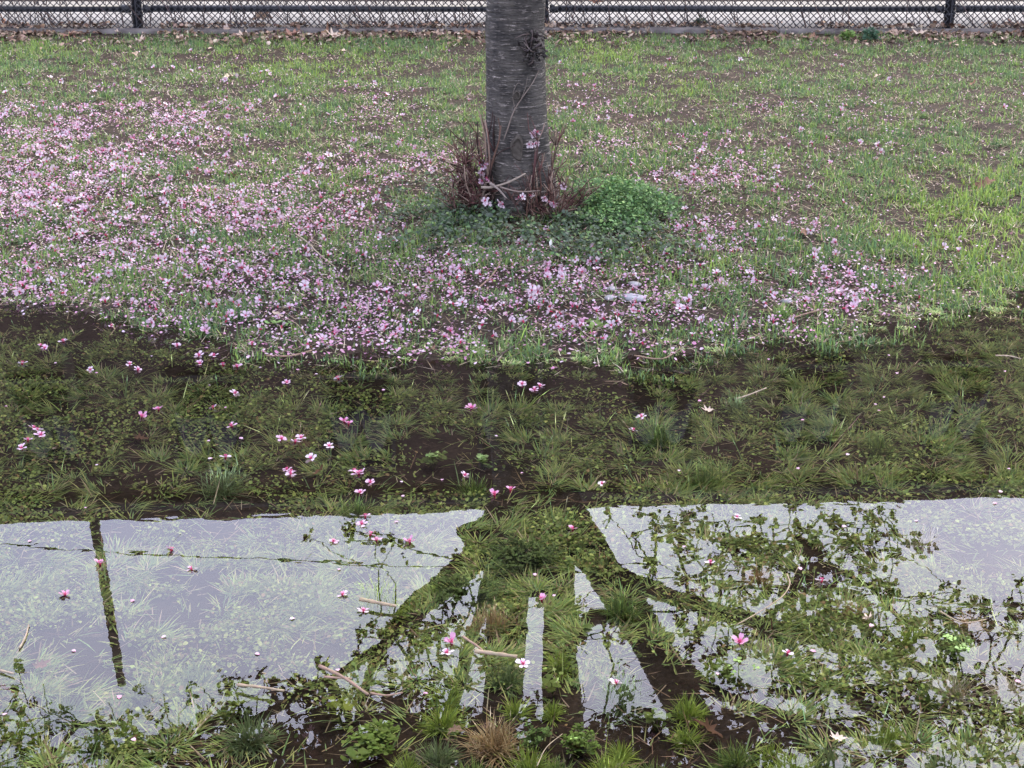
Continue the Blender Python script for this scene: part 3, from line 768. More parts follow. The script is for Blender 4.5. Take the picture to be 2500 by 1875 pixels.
# small broad-leaved weeds scattered through the lawn and along the shore
n = 90000
X, Y = sample_land(n, 0.7, 4.4, 10.5); Z = terrain(X, Y); u, v = seen(X, Y, Z)
d = Y - shore(X)
w = 0.20 + 0.30 * np.exp(-np.maximum(d, 0) / 0.35) + 0.15 * np.exp(-np.maximum(d - 0.2, 0) / 1.2)
keep = (rng.random(n) < w * np.clip((fbm(X * 6, Y * 6, 2, 2.0) - 0.42) * 5, 0, 1)) & (Z > 0.0)
X, Y, Z = X[keep], Y[keep], Z[keep]; n = len(X)
V, F, C = leaves(np.stack([X, Y, np.maximum(Z, 0) + rng.uniform(0.004, 0.03, n)], -1), rng.uniform(0.005, 0.013, n), rng.uniform(0, 6.28, n), rng.normal(0.2, 0.45, n), rng.normal(0, 0.4, n),
                 pick([(0.125, 0.195, 0.058), (0.09, 0.15, 0.055), (0.17, 0.24, 0.062)], [3, 3, 1.5], n))
obj('lawn_weeds', raw_mesh('lawn_weeds', V, F, mat=M_WEED, col=C), kind='stuff', label='low broad leaved weeds scattered through the lawn', category='weeds')

# ------------------------------------------------------------------ drowned plants
n = 520000
Y = rng.uniform(1.7, 5.7, n); X = rng.uniform(-1, 1, n) * (0.325 * (Y * CP + 0.55) + 0.7)
Z = terrain(X, Y); u, v = seen(X, Y, Z)
patch = fbm(X * 4.2, Y * 4.2, 3, 7.0); fine = fbm(X * 15, Y * 15, 2, 3.0)
rightness = 1 / (1 + np.exp(-(u - 1150) / 140)); upper = 1 / (1 + np.exp((v - 1180) / 70))
low = 1 / (1 + np.exp((1120 - v) / 30.0))
mud = 1.1 * blob(u, v, 250, 690, 330, 40) + 0.62 / (1 + np.exp((1480 - v) / 30.0)) * (0.55 + 0.45 * np.exp(-((u - 1050) / 800) ** 2)) + 0.55 * blob(u, v, 250, 1060, 330, 45) + 0.6 * blob(u, v, 950, 1000, 220, 90) + 0.5 * blob(u, v, 1500, 960, 200, 50) + 0.95 * blob(u, v, 1180, 1570, 430, 95) + 0.8 * blob(u, v, 1450, 1430, 130, 130) + 0.6 * blob(u, v, 700, 1640, 300, 50) + 0.5 * blob(u, v, 1650, 1640, 300, 50) + 0.5 * blob(u, v, 2150, 880, 90, 60)
g_d = np.clip((patch - 0.34 + 0.10 * rightness * upper) * 4.5, 0.04, 1) * np.clip((fine - 0.27) * 3.2, 0.08, 1) * np.clip(1 - 0.85 * mud, 0.05, 1) * (0.66 + 0.34 * np.maximum(rightness * upper, low))
keep = (rng.random(n) < g_d * 1.15) & (Z < 0.004)
Xg, Yg, Zg, ug, vg, pg = [a[keep] for a in (X, Y, Z, u, v, patch)]; n = len(Xg)
lowk = low[keep][:, None]  # grass colour raised where the sky mirrors, painting in that brightness
cw = np.array((0.97, 1.0, 1.2)) * (1.5 + 0.4 * lowk) * pick([(0.21, 0.265, 0.080), (0.14, 0.22, 0.075), (0.29, 0.305, 0.10), (0.34, 0.28, 0.16), (0.26, 0.33, 0.085)], [4, 3, 2, 0.8, 1.6], n, 0.35)
Hg = rng.gamma(5, 0.0074, n) * np.clip(-Zg / 0.036, 0.30, 1); leang = np.clip(np.abs(rng.normal(1.12, 0.25, n)), 0.3, 1.45)
# lay blades out from loose crowns so that they fan like tufts
ck = 0.11
gxi, gyi = np.round(Xg / ck + (fbm(Xg * 2, Yg * 2, 1) - .5)), np.round(Yg / ck)
hx = (np.sin(gxi * 127.1 + gyi * 311.7) * 43758.5) % 1.0; hy = (np.sin(gxi * 269.5 + gyi * 183.3) * 24634.6) % 1.0
tx, ty = (gxi + hx - 0.5) * ck, (gyi + hy - 0.5) * ck
azg = np.arctan2(Yg - ty, Xg - tx) + rng.normal(0, 0.5, n)
V, F, C = blades(np.stack([Xg * 0.6 + tx * 0.4, Yg * 0.6 + ty * 0.4, Zg], -1), Hg, rng.uniform(0.0018, 0.0036, n), azg, leang, cw * 0.8, cw * 1.15, 2, 0.15)
obj('drowned_grass', raw_mesh('drowned_grass', V, loops=F[0], totals=F[1], mat=M_GRASS, col=C), kind='stuff', label='fine olive grass lying under the shallow water', category='grass')
w_d = np.clip((fbm(X * 7 + 30, Y * 7, 3, 1.0) - 0.44) * 6, 0, 1) * (0.5 + fine) * np.clip(1 - mud, 0.04, 1) * (1 - 0.55 * rightness * upper)
keep = (rng.random(len(X)) < w_d * (0.5 + 0.45 * low)) & (Z < -0.008)
Xw, Yw, Zw = X[keep], Y[keep], Z[keep]; n = len(Xw)
V, F, C = leaves(np.stack([Xw, Yw, Zw + rng.uniform(0.004, 0.03, n) * np.clip(-Zw / 0.04, 0.3, 1)], -1), np.clip(rng.gamma(5, 0.0016, n) * (0.6 + 0.9 * fbm(Xw * 1.7, Yw * 1.7, 2, 6.0)), 0.003, 0.0125), rng.uniform(0, 6.28, n), rng.normal(0.15, 0.45, n), rng.normal(0, 0.3, n),
                 pick([(0.26, 0.34, 0.10), (0.17, 0.24, 0.08), (0.37, 0.46, 0.14), (0.27, 0.21, 0.10)], [4, 3.5, 1.6, 0.9], n, 0.5))
obj('drowned_weeds', raw_mesh('drowned_weeds', V, F, mat=M_WEED, col=C), kind='stuff', label='small round weed leaves growing under the water', category='weeds')
n = 16000                                       # straw bits and dead stalks on the bottom and on the lawn
Y = rng.uniform(1.8, 9.0, n); X = rng.uniform(-1, 1, n) * (0.325 * (Y * CP + 0.5) + 0.5); Z = terrain(X, Y)
cw = pick([(0.24, 0.19, 0.125), (0.16, 0.115, 0.07), (0.33, 0.28, 0.20), (0.08, 0.05, 0.035)], [3, 3, 1.2, 2], n)
V, F, C = blades(np.stack([X, Y, np.where(Y > shore(X), Z + 0.012, Z + 0.012)], -1), rng.gamma(4, 0.011, n), rng.uniform(0.0015, 0.0032, n), rng.uniform(0, 6.28, n), rng.normal(1.42, 0.12, n), cw, cw, 2, 0.0)
obj('straw_litter', raw_mesh('straw_litter', V, loops=F[0], totals=F[1], mat=M_DRY, col=C), kind='stuff', label='loose bits of straw and dead stalk on the ground', category='litter')

# ------------------------------------------------------------------ plants at the foot of the trunk
n = 6500
th_, r_ = rng.uniform(0, 6.283, n), np.sqrt(rng.random(n))
mx_, my_, mz_ = [float(a) for a in on_land(1335, 452)]
wob = 1 + 0.10 * np.sin(th_ * 3 + 1) + 0.10 * np.sin(th_ * 5 + 2) + 0.10 * np.sin(th_ * 9) + 0.12 * rng.normal(0, 1, n)
hx_, hy_ = r_ * wob * np.cos(th_) * 0.23, r_ * wob * np.sin(th_) * 0.36
dome = 0.12 * np.clip(1 - r_ ** 2.2, 0, 1) * (0.55 + 0.7 * fbm(hx_ * 16, hy_ * 16, 3))
zz = dome * rng.uniform(0.55, 1.0, n) + 0.008
P_ = np.stack([hx_, hy_, zz], -1)
V, F, C = leaves(P_, rng.uniform(0.006, 0.017, n), rng.uniform(0, 6.28, n), rng.normal(0.25, 0.5, n), rng.normal(0, 0.4, n), pick([(0.110, 0.205, 0.066), (0.065, 0.135, 0.048), (0.17, 0.28, 0.085)], [4, 4, 1.3], n, 0.4), wide=0.95)
chick = empty('chickweed_clump', (mx_, my_, mz_), label='bright green mounded chickweed clump right of the trunk', category='plant')
obj('foliage', raw_mesh('foliage', V, F, mat=M_WEED, col=C), chick, kind='stuff')
n = 500
th_, r_ = rng.uniform(0, 6.283, n), np.sqrt(rng.random(n)) * 0.9
V, F, C = blades(np.stack([r_ * np.cos(th_) * .22, r_ * np.sin(th_) * .32, 0 * r_], -1), 0.11 * np.sqrt(1 - r_ ** 2 * .9), np.full(n, 0.003), th_, np.full(n, 0.2), vary((0.05, 0.10, 0.04), n), None, 2)
obj('stems', raw_mesh('stems', V, loops=F[0], totals=F[1], mat=M_WEED, col=C), chick, kind='stuff')
n = 30000
U_, V_ = rng.uniform(820, 1520, n), rng.uniform(395, 600, n)
dn = 0.8 * blob(U_, V_, 960, 455, 100, 60) + 1.0 * blob(U_, V_, 1100, 495, 190, 38) + 0.8 * blob(U_, V_, 1290, 500, 120, 40) + 0.5 * blob(U_, V_, 1330, 545, 140, 35)
keep = rng.random(n) < dn * np.clip((fbm(U_ / 30, V_ / 16, 2) - 0.3) * 3, 0, 1)
x_, y_, z_ = on_land(U_[keep], V_[keep]); n = len(x_)
V, F, C = leaves(np.stack([x_, y_, z_ + rng.uniform(0.005, 0.06, n)], -1), rng.uniform(0.009, 0.019, n), rng.uniform(0, 6.28, n), rng.normal(0.3, 0.4, n), rng.normal(0, 0.4, n), pick([(0.062, 0.085, 0.058), (0.085, 0.112, 0.070), (0.08, 0.14, 0.058), (0.13, 0.20, 0.07)], [4, 3, 2.2, 1.0], n), wide=1.15)
obj('henbit_carpet', raw_mesh('henbit_carpet', V, F, mat=M_WEED, col=C), kind='stuff', label='dull grey green henbit carpet round the trunk foot', category='weeds')

# ------------------------------------------------------------------ single grass tufts and weeds standing in the water
TUFT = dict(
    green=[(0.158, 0.262, 0.074), (0.116, 0.200, 0.067), (0.232, 0.315, 0.084)], yellow=[(0.274, 0.399, 0.074), (0.210, 0.315, 0.074), (0.357, 0.463, 0.094)],
    blue=[(0.20, 0.29, 0.135), (0.25, 0.33, 0.16), (0.155, 0.235, 0.10)], straw=[(0.505, 0.378, 0.210), (0.357, 0.252, 0.136), (0.600, 0.505, 0.315)],
    pale=[(0.600, 0.568, 0.420), (0.463, 0.399, 0.274), (0.600, 0.600, 0.505)])
def tuft(u, v, rp, style, label, n=None, high=1.0):
    x, y = on_plane(u, v, 0.0); x, y = float(x), float(y); z = float(terrain(x, y))
    R = rp * K / F_PX * (y * CP + CAM_H * SP)
    q = np.random.default_rng(int(u * 7 + v)); n = n or int(40 + rp * 3.2)
    n = int(n * 1.25); az = q.uniform(0, 6.283, n) + 0.5 * np.sin(q.uniform(0, 6.28, n)); r0 = np.abs(q.normal(0, 0.40, n)) * R; az0 = q.uniform(0, 6.283, n); ex = q.uniform(0.75, 1.25)
    H = R * q.uniform(0.3, 0.95, n) + (-z) * 0.55; lean = np.clip(np.abs(q.normal(0.9, 0.42, n)), 0.05, 1.35) / (0.7 + 0.3 * high)
    pal = np.asarray(TUFT[style]); c = np.clip(pal[q.integers(0, 3, n)] * (0.7 + 0.6 * q.random((n, 1))), 0, 1)
    V, F, C = blades(np.stack([r0 * np.cos(az0) * ex, r0 * np.sin(az0) / ex, 0 * r0], -1), H, q.uniform(0.0014, 0.0028, n), az, lean, c * 0.8, c * 1.15, 2, 0.3)
    return obj('grass_tuft', raw_mesh('grass_tuft', V, loops=F[0], totals=F[1], mat=M_GRASS, col=C), loc=(x, y, z), label=label, category='grass tuft', group='grass tufts standing in the flood water')
for a in [
    (134, 1500, 42, 'blue', 'pale bluish grass tuft in the left sky reflection below the pole', None, 1.2),
    (45, 1545, 34, 'yellow', 'light green grass tuft at the far left edge of the water', None, 1.1),
    (12, 1628, 36, 'green', 'bright green grass tuft cut by the bottom left corner', None, 1.3),
    (535, 1548, 48, 'blue', 'dense blue green tuft standing in dark water left of centre', 260, 1.3),
    (192, 1572, 30, 'green', 'small olive tuft between the left corner and the dense blue green tuft', None, 1.0),
    (262, 1545, 26, 'yellow', 'yellowish tuft just below the mirrored pole top', None, 1.0),
    (430, 1430, 40, 'blue', 'pale bluish tuft drowned in the sky reflection right of the pole', None, 0.9),
    (655, 1290, 34, 'blue', 'pale sea green tuft in the sky reflection left of the fork', None, 0.9),
    (480, 1030, 62, 'blue', 'wide pale leaved tuft breaking the water near floating blossoms', 240, 1.3),
    (765, 1085, 46, 'green', 'green tuft beside the roofline reflection holding blossoms', None, 1.2),
    (815, 1285, 70, 'yellow', 'olive tuft left of the tan stick in the reflected fork', 380, 1.1),
    (860, 1205, 30, 'yellow', 'yellow green tuft on the reflected left limb', None, 1.0),
    (1022, 1040, 36, 'green', 'upright tuft with a pink blossom in the dark water centre', None, 1.4),
    (1420, 925, 50, 'green', 'bright fan shaped tuft with white petals in the dark water', 220, 1.2),
    (1520, 1010, 52, 'green', 'loose spreading tuft just above the right roofline reflection', 180, 0.8),
    (1590, 870, 40, 'blue', 'bluish tuft below the shore right of centre', None, 0.9),
    (1060, 1320, 46, 'straw', 'brown straw tuft between the mirrored vertical limbs', 200, 1.1),
    (1345, 1290, 52, 'green', 'dark green tuft on the mirrored right limb', 240, 1.1),
    (1094, 1435, 36, 'blue', 'dark bluish tuft below the tan stick in the middle', 160, 1.2),
    (1209, 1402, 30, 'yellow', 'yellow green tuft right of the narrow sky slit', None, 1.1),
    (966, 1475, 40, 'yellow', 'light green tuft right of the forked brown stick', None, 1.1),
    (957, 1527, 42, 'yellow', 'yellow green tuft above the big dead straw tuft', None, 1.2),
    (1114, 1498, 22, 'yellow', 'small bright tuft on bare mud under the dark bluish tuft', None, 1.3),
    (1193, 1503, 16, 'yellow', 'tiny bright tuft alone on bare mud right of centre', None, 1.3),
    (1068, 1572, 62, 'straw', 'large dead straw tuft at the bottom centre', 320, 1.0),
    (943, 1593, 36, 'blue', 'bluish tuft left of the large dead straw tuft', None, 1.2),
    (881, 1622, 28, 'yellow', 'small yellow tuft near the bottom left of the straw tuft', None, 1.1),
    (1026, 1650, 42, 'green', 'green tuft at the bottom edge below the straw tuft', None, 1.3),
    (1146, 1622, 46, 'yellow', 'bright green tuft right of the large dead straw tuft at the bottom', 200, 1.3),
    (1205, 1636, 32, 'green', 'medium tuft touching the bright green tuft at the bottom', None, 1.2),
    (1317, 1645, 56, 'yellow', 'vivid yellow green tuft cut by the bottom edge right of centre', 280, 1.4),
    (1415, 1645, 36, 'green', 'thin tuft beside the vivid yellow green tuft', None, 1.2),
    (1343, 1593, 24, 'yellow', 'small tuft on mud above the vivid yellow green tuft', None, 1.1),
    (1343, 1485, 62, 'blue', 'wide pale tuft inside the mirrored sky gap right of centre', 300, 1.0),
    (1489, 1508, 38, 'yellow', 'yellow green tuft right of the wide pale tuft', 170, 1.4),
    (1482, 1562, 28, 'yellow', 'light tuft below the yellow green tuft on dark mud', None, 1.2),
    (1593, 1610, 42, 'green', 'green tuft at the bottom between two yellow ones', None, 1.2),
    (1670, 1596, 22, 'yellow', 'small wiry tuft above the bright bottom tuft on the right', None, 1.2),
    (1714, 1634, 54, 'yellow', 'bright spreading tuft at the bottom edge on the right', 280, 1.3),
    (1800, 1608, 36, 'blue', 'grey green tuft right of the bright spreading bottom tuft', None, 1.1),
    (1916, 1561, 38, 'yellow', 'light green tuft among mirrored leaves at the lower right', None, 1.2),
    (1963, 1360, 42, 'yellow', 'bright tuft among mirrored leaves under the cable reflection', 170, 1.3),
    (2003, 1474, 24, 'green', 'small olive tuft left of the pale dead tufts', None, 1.0),
    (2067, 1460, 52, 'pale', 'pale dead grass tuft spreading in the right sky reflection', 150, 0.7),
    (2184, 1458, 46, 'pale', 'pale dead star shaped tuft at the right edge', 130, 0.6),
    (1704, 1383, 32, 'blue', 'pale bluish tuft in the sky gap among mirrored leaves', None, 0.9),
    (1640, 1370, 26, 'pale', 'small whitish dead tuft left of the pale bluish one', None, 0.7),
    (1546, 1417, 24, 'yellow', 'small yellow green tuft left of the round sky gap', None, 1.1),
    (2037, 1632, 48, 'blue', 'pale grey green tuft near the bottom right corner', 180, 1.0),
    (1640, 1225, 40, 'straw', 'brown dead tuft in the mirrored leaf cluster below the roofline', 170, 1.0),
    (1850, 1300, 36, 'straw', 'straw coloured tuft by the right cable reflection', None, 1.0),
    (2100, 1325, 34, 'straw', 'tan drooping tuft at the right cable reflection end', None, 1.0),
    (2000, 1150, 46, 'pale', 'whitish drowned grass star in the right sky reflection', 120, 0.5),
    (1900, 945, 40, 'green', 'upright green tuft in the drowned grass at the right', None, 1.3),
    (640, 930, 34, 'straw', 'flat straw tuft under water left of the centre blossoms', 120, 0.4),
    (1560, 640, 50, 'green', 'rounded dark green tuft on the muddy shore right of the stones', 220, 1.5),
    (1690, 690, 40, 'green', 'pointed green tuft on the shore beside petal strewn mud', 180, 1.5),
    (935, 625, 36, 'blue', 'blue green tuft on petal strewn mud left of the stones', 170, 1.5),
    (520, 432, 30, 'green', 'dark green tuft in the petals left of the trunk', 150, 1.6),
    (1090, 660, 34, 'blue', 'low bluish tuft in the middle of the petal strewn mud', 150, 1.4),
]:
    tuft(*a)

CLOVER = np.array([(0, 0, 0), (0.35, -0.30, 0.06), (0.8, -0.42, 0.08), (0.95, 0, 0.02), (0.8, 0.42, 0.08), (0.35, 0.30, 0.06)])
def rosette(u, v, rp, label, col, nl=26, size=0.016, zoff=None):
    x, y = on_plane(u, v, 0.0); x, y = float(x), float(y); z = float(terrain(x, y))
    R = rp * K / F_PX * (y * CP + CAM_H * SP); q = np.random.default_rng(int(u + v * 3))
    root = empty('weed_plant', (x, y, z), label=label, category='weed', group='single weeds in the flood water')
    g = Geo(); az = q.uniform(0, 6.28, nl); r = R * np.sqrt(q.random(nl)); R *= 1.25 if nl > 20 else 1.0; hz = (-z) * 0.45 + q.uniform(0.0, 0.026, nl); r = R * np.sqrt(q.random(nl)) * (1 + 0.3 * np.sin(3 * az + u))
    for k in range(nl):
        e = np.array((r[k] * math.cos(az[k]), r[k] * math.sin(az[k]), hz[k]))
        V, F = tube([(0, 0, 0), e * (0.5, 0.5, 0.75), e], [0.0012, 0.001, 0.0007], 3, cap=False); g.add(V, F, np.asarray(col) * 0.8)
    obj('stems', g.mesh('stems', M_WEED), root, kind='stuff')
    P0 = np.stack([r * np.cos(az), r * np.sin(az), hz], -1)
    rec = []
    for k3 in range(3):
        a3 = az + (k3 - 1) * 2.1
        rec.append(leaves(P0 + np.stack([np.cos(a3), np.sin(a3), 0 * a3], -1) * size * 0.5, q.uniform(0.7, 1.2, nl) * size, a3, q.normal(0.15, 0.2, nl), q.normal(0, 0.2, nl), vary(col, nl, 0.3, q), CLOVER))
    if nl * 3 <= 40:                            # large leaves one by one
        for V, F, C in rec:
            for k in range(nl):
                s = slice(k * 6, k * 6 + 6)
                obj('leaf', raw_mesh('leaf', V[s], np.arange(6).reshape(1, 6), mat=M_WEED, col=C[s]), root)
    else:
        g = Geo()
        for V, F, C in rec: g.add(V, F, C)
        obj('leaflets', g.mesh('leaflets', M_WEED), root, kind='stuff')
for a in [
    (809, 1573, 42, 'broad bright clover patch at the bottom left of centre', (0.187, 0.288, 0.065), 96, 0.0112),
    (1150, 1577, 26, 'small dark clover right of the dead straw tuft', (0.115, 0.202, 0.058), 41, 0.0081),
    (1254, 1586, 34, 'round clover plant on bare mud at the bottom right of centre', (0.158, 0.259, 0.058), 70, 0.0087),
    (770, 1616, 16, 'single broad leaved seedling near the bottom left of centre', (0.179, 0.279, 0.067), 4, 0.0245),
    (735, 1508, 18, 'yellow green four leaved seedling beside the forked stick', (0.212, 0.279, 0.045), 5, 0.0216),
    (1197, 1462, 14, 'pair of broad leaves by the mirrored sky gap', (0.167, 0.234, 0.056), 3, 0.0216),
    (1280, 1352, 16, 'three broad green leaves above the mirrored sky gap', (0.134, 0.201, 0.056), 4, 0.0230),
    (1419, 1537, 20, 'upright leafy weed on the mud right of the wide pale tuft', (0.134, 0.201, 0.045), 8, 0.0173),
    (1580, 1440, 38, 'bright clover left of the round mirrored sky gap', (0.187, 0.274, 0.072), 80, 0.0099),
    (2067, 1387, 28, 'pale clover above the pale dead tufts', (0.216, 0.331, 0.101), 54, 0.0099),
    (300, 1475, 26, 'olive clover in the sky reflection right of the pole top', (0.144, 0.202, 0.072), 48, 0.0087),
    (530, 1490, 40, 'bright clover band above the dense blue green tuft', (0.187, 0.259, 0.058), 96, 0.0093),
    (935, 985, 26, 'green leafy weed on dark mud under the water centre', (0.112, 0.167, 0.045), 12, 0.0173),
    (1040, 990, 20, 'small leafy weed under water left of the fine grass', (0.100, 0.151, 0.045), 10, 0.0144),
    (1120, 1180, 60, 'clover patch growing where the fork is mirrored', (0.108, 0.166, 0.052), 208, 0.0087),
    (1000, 1260, 60, 'clover patch on the mirrored left limb', (0.108, 0.166, 0.052), 192, 0.0087),
    (1285, 716, 26, 'flat rosette of long leaves at the shoreline', (0.134, 0.201, 0.056), 12, 0.0230),
    (600, 710, 24, 'broad leaved weed on the left shore among petals', (0.134, 0.223, 0.067), 12, 0.0187),
]:
    rosette(*a)

# ------------------------------------------------------------------ blossoms and petals
def petal_mesh(name, tone, cup=0.22, L=0.0165, Wd=0.0125, twist=0.0):
    rows = [(0.0, 0.10), (0.28, 0.55), (0.6, 0.95), (0.85, 0.80), (1.0, 0.42)]
    V, C = [], []
    for i, (f, w) in enumerate(rows):
        for s in (-1, 0, 1):
            x = 0.002 + L * (f - (0.10 if (i == 4 and s == 0) else 0.0)); y = s * w * Wd / 2 + twist * f * L
            z = cup * L * f * f * 0.9 + abs(s) * w * 0.0016
            V.append((x, y, z))
            C.append(np.array(tone[0]) * (1 - min(1, f * 1.5)) + np.array(tone[1]) * min(1, f * 1.5))
    F = []
    for i in range(4):
        for s in (0, 1):
            a = i * 3 + s; F.append((a, a + 3, a + 4, a + 1))
    return raw_mesh(name, V, F, mat=M_PETAL, col=np.array(C), smooth=True), np.array(V), F, np.array(C)
TONES = [((0.41, 0.16, 0.255), (0.45, 0.325, 0.395)), ((0.43, 0.24, 0.32), (0.47, 0.38, 0.43)), ((0.45, 0.30, 0.36), (0.50, 0.44, 0.47)), ((0.38, 0.08, 0.17), (0.42, 0.23, 0.32))]
PM = [petal_mesh('petal', t, c) for t, c in zip(TONES, (0.10, 0.08, 0.06, 0.30))]
g = Geo(); V, F = tube([(0, 0, -0.010), (0, 0, -0.003), (0, 0, 0.002)], [0.0018, 0.0030, 0.0036], 8); g.add(V, F, (0.30, 0.02, 0.05))
for k in range(9):
    a = k * 0.7; V, F = tube([(0.001 * math.cos(a), 0.001 * math.sin(a), 0.001), (0.0045 * math.cos(a), 0.0045 * math.sin(a), 0.0075)], [0.0005, 0.0006], 3); g.add(V, F, (0.62, 0.10, 0.25))
centre_me = g.mesh('flower_centre', M_PETAL)
def bloom_geo(kind, q):                          # a whole blossom as one small mesh
    g = Geo(); _, V, F, C = PM[kind]
    open_ = q.uniform(0.6, 1.0)
    for k in range(5):
        if q.random() < 0.10: continue
        a = k * 1.2566 + q.normal(0, 0.1); t = q.normal(0.25 if open_ > .7 else 0.8, 0.2)
        R1 = np.array([(math.cos(t), 0, -math.sin(t)), (0, 1, 0), (math.sin(t), 0, math.cos(t))]); R2 = np.array([(math.cos(a), -math.sin(a), 0), (math.sin(a), math.cos(a), 0), (0, 0, 1)])
        g.add(V @ R1.T @ R2.T, F, C * q.uniform(0.85, 1.1))
    Vc, Fc = tube([(0, 0, -0.008), (0, 0, 0.002)], [0.002, 0.0036], 6); g.add(Vc, Fc, (0.32, 0.02, 0.06))
    if q.random() < 0.5:
        Vc, Fc = tube([(0, 0, -0.007), (0.004, 0.002, -0.016), (0.012, 0.003, -0.02)], [0.001, 0.0008, 0.0007], 4); g.add(Vc, Fc, (0.25, 0.06, 0.05))
    return g
qb = np.random.default_rng(77)
BLOOM = [bloom_geo((0, 1, 2, 1)[k % 4] if k != 7 else 3, qb) for k in range(12)]
BLOOM_ME = [g.mesh('cherry_blossom', M_PETAL, True) for g in BLOOM]

FLOAT = [
    (88, 745, 'large pink blossom cluster floating off the left shore'), (137, 735, 'blossom just right of the large cluster off the left shore'),
    (48, 783, 'pale blossom floating near the left edge below the large cluster'), (195, 797, 'flat pale blossom floating left of a close pair'),
    (280, 785, 'upper blossom of the close pair on the left water'), (298, 797, 'lower blossom of the close pair on the left water'),
    (507, 848, 'square looking pale blossom floating in dark water left of centre'), (620, 825, 'blossom floating just below the shore left of centre'),
    (460, 878, 'small pink blossom between the square one and the left tufts'), (500, 918, 'pink blossom lying sideways under the small pink one'),
    (342, 882, 'upper blossom of a slanting pair in the left dark water'), (306, 898, 'lower blossom of a slanting pair in the left dark water'),
    (744, 908, 'bright pink double blossom left of the dark water centre'), (730, 815, 'white blossom at the shore above the bright pink double one'),
    (72, 922, 'topmost blossom of the heap at the left edge'), (88, 938, 'right hand blossom of the heap at the left edge'), (60, 948, 'lower blossom of the heap at the left edge'), (46, 966, 'loose blossom below the heap at the left edge'),
    (608, 946, 'small blossom over the weedy patch left of centre'), (650, 944, 'blossom right of the small one over the weedy patch'), (638, 952, 'blossom wedged in grass over the weedy patch'),
    (711, 962, 'pale round blossom right of the weedy patch'), (672, 988, 'faded blossom below the pale round one'), (620, 1012, 'pink blossom cluster on the weeds left of centre'), (628, 1022, 'blossom at the lower right of the weed cluster'),
    (487, 985, 'pink blossom above the wide pale leaved tuft'), (765, 1016, 'left blossom of the group above the reflected roof'), (780, 1018, 'right blossom of the group above the reflected roof'), (800, 1040, 'blossom drifting below the roofline group'), (778, 1062, 'upright blossom in the green tuft by the roofline'),
    (1003, 1025, 'blossom caught in the upright tuft at the water centre'), (1068, 1066, 'left blossom of the pair above the mirrored fork'), (1103, 1055, 'right blossom of the pair above the mirrored fork'),
    (1018, 880, 'whitish blossom floating alone in the central dark water'), (1128, 828, 'left blossom of the trio under the central shore'), (1155, 840, 'lower blossom of the trio under the central shore'), (1166, 832, 'right blossom of the trio under the central shore'),
    (1386, 898, 'pale blossom on the bright fan shaped tuft'), (1368, 927, 'red and white blossom left of the fan shaped tuft'), (1300, 1043, 'small white blossom above the right roofline reflection'),
    (789, 1113, 'top blossom of the string crossing the roofline reflection'), (782, 1130, 'second blossom of the string crossing the roofline'), (800, 1152, 'third blossom of the string crossing the roofline'), (813, 1164, 'bottom blossom of the string crossing the roofline'),
    (720, 1167, 'blossom left of the string in the sky reflection'), (885, 1168, 'dark pink blossom right of the string in the sky reflection'),
    (413, 1227, 'solitary pink blossom below the cable in the left sky reflection'), (370, 1185, 'pink blossom above the cable in the left sky reflection'), (216, 1215, 'pink blossom across the mirrored pole'), (140, 1282, 'solitary deep pink blossom left of the mirrored pole'),
    (740, 1282, 'blossom at the edge of the olive tuft left of the fork'), (785, 1317, 'bright blossom under the tan stick left of the fork'), (1170, 1292, 'deep pink blossom beside the narrow sky slit'),
    (975, 1385, 'deep pink half closed blossom left of the middle stick'), (965, 1408, 'white five petalled blossom left of the middle stick'), (1130, 1432, 'ragged pale blossom right of the middle stick'),
    (1592, 1115, 'white open blossom just below the right roofline reflection'), (1775, 1252, 'white star blossom with pink centre among mirrored leaves'), (1535, 1213, 'white blossom over the mirrored right limb'), (1598, 1384, 'pink blossom on brown mirrored leaves at lower right'),
    (1237, 1140, 'small red pink blossom on the mirrored right limb'), (1330, 1473, 'pale blossom on the wide pale tuft'), (1702, 1408, 'white blossom above the round mirrored sky gap'),
    (318, 712, 'blossom on the near left shoreline among others'), (240, 702, 'blossom floating beside the left shoreline weeds'), (382, 745, 'blossom at the left shoreline bend'), (430, 766, 'upper blossom of the shoreline cluster left of centre'), (432, 784, 'lower blossom of the shoreline cluster left of centre'),
    (462, 768, 'middle blossom of the shoreline cluster left of centre'), (482, 786, 'right blossom of the shoreline cluster left of centre'), (512, 790, 'last blossom of the shoreline cluster towards the centre'), (545, 750, 'blossom half ashore above the shoreline cluster'),
]
DOUBLE = {0, 12, 14, 23, 26}
for i, (fu, fv, lab) in enumerate(FLOAT):
    for rep in range(2 if i in DOUBLE else 1):
        x, y = on_plane(fu + rep * 9, fv + rep * 5, 0.004)
        kind = 2 if ('white' in lab or 'pale' in lab) else (3 if 'deep' in lab or 'dark' in lab or 'red' in lab else int(qb.integers(0, 2)))
        z = max(0.0015, float(terrain(float(x), float(y))) + 0.012)
        root = empty('cherry_blossom', (float(x), float(y), z), (qb.normal(0, 0.2), qb.normal(0, 0.2), qb.uniform(0, 6.28)),
                     label=lab if not rep else 'second flower of the ' + lab[0:60], category='blossom', group='cherry blossoms floating on the water')
        s = qb.uniform(0.78, 1.05)
        root.scale = (s, s, s)
        for k in range(5):
            if qb.random() < 0.09: continue
            obj('petal', PM[kind][0], root, scale=(qb.uniform(.75, 1.08), qb.uniform(.7, 1.12), qb.uniform(.4, 2.2)), rot=(qb.normal(0, .18), -qb.normal(0.05, 0.10) if kind != 3 else -0.15, k * 1.2566 + qb.normal(0, 0.17)))
        obj('flower_centre', centre_me, root)

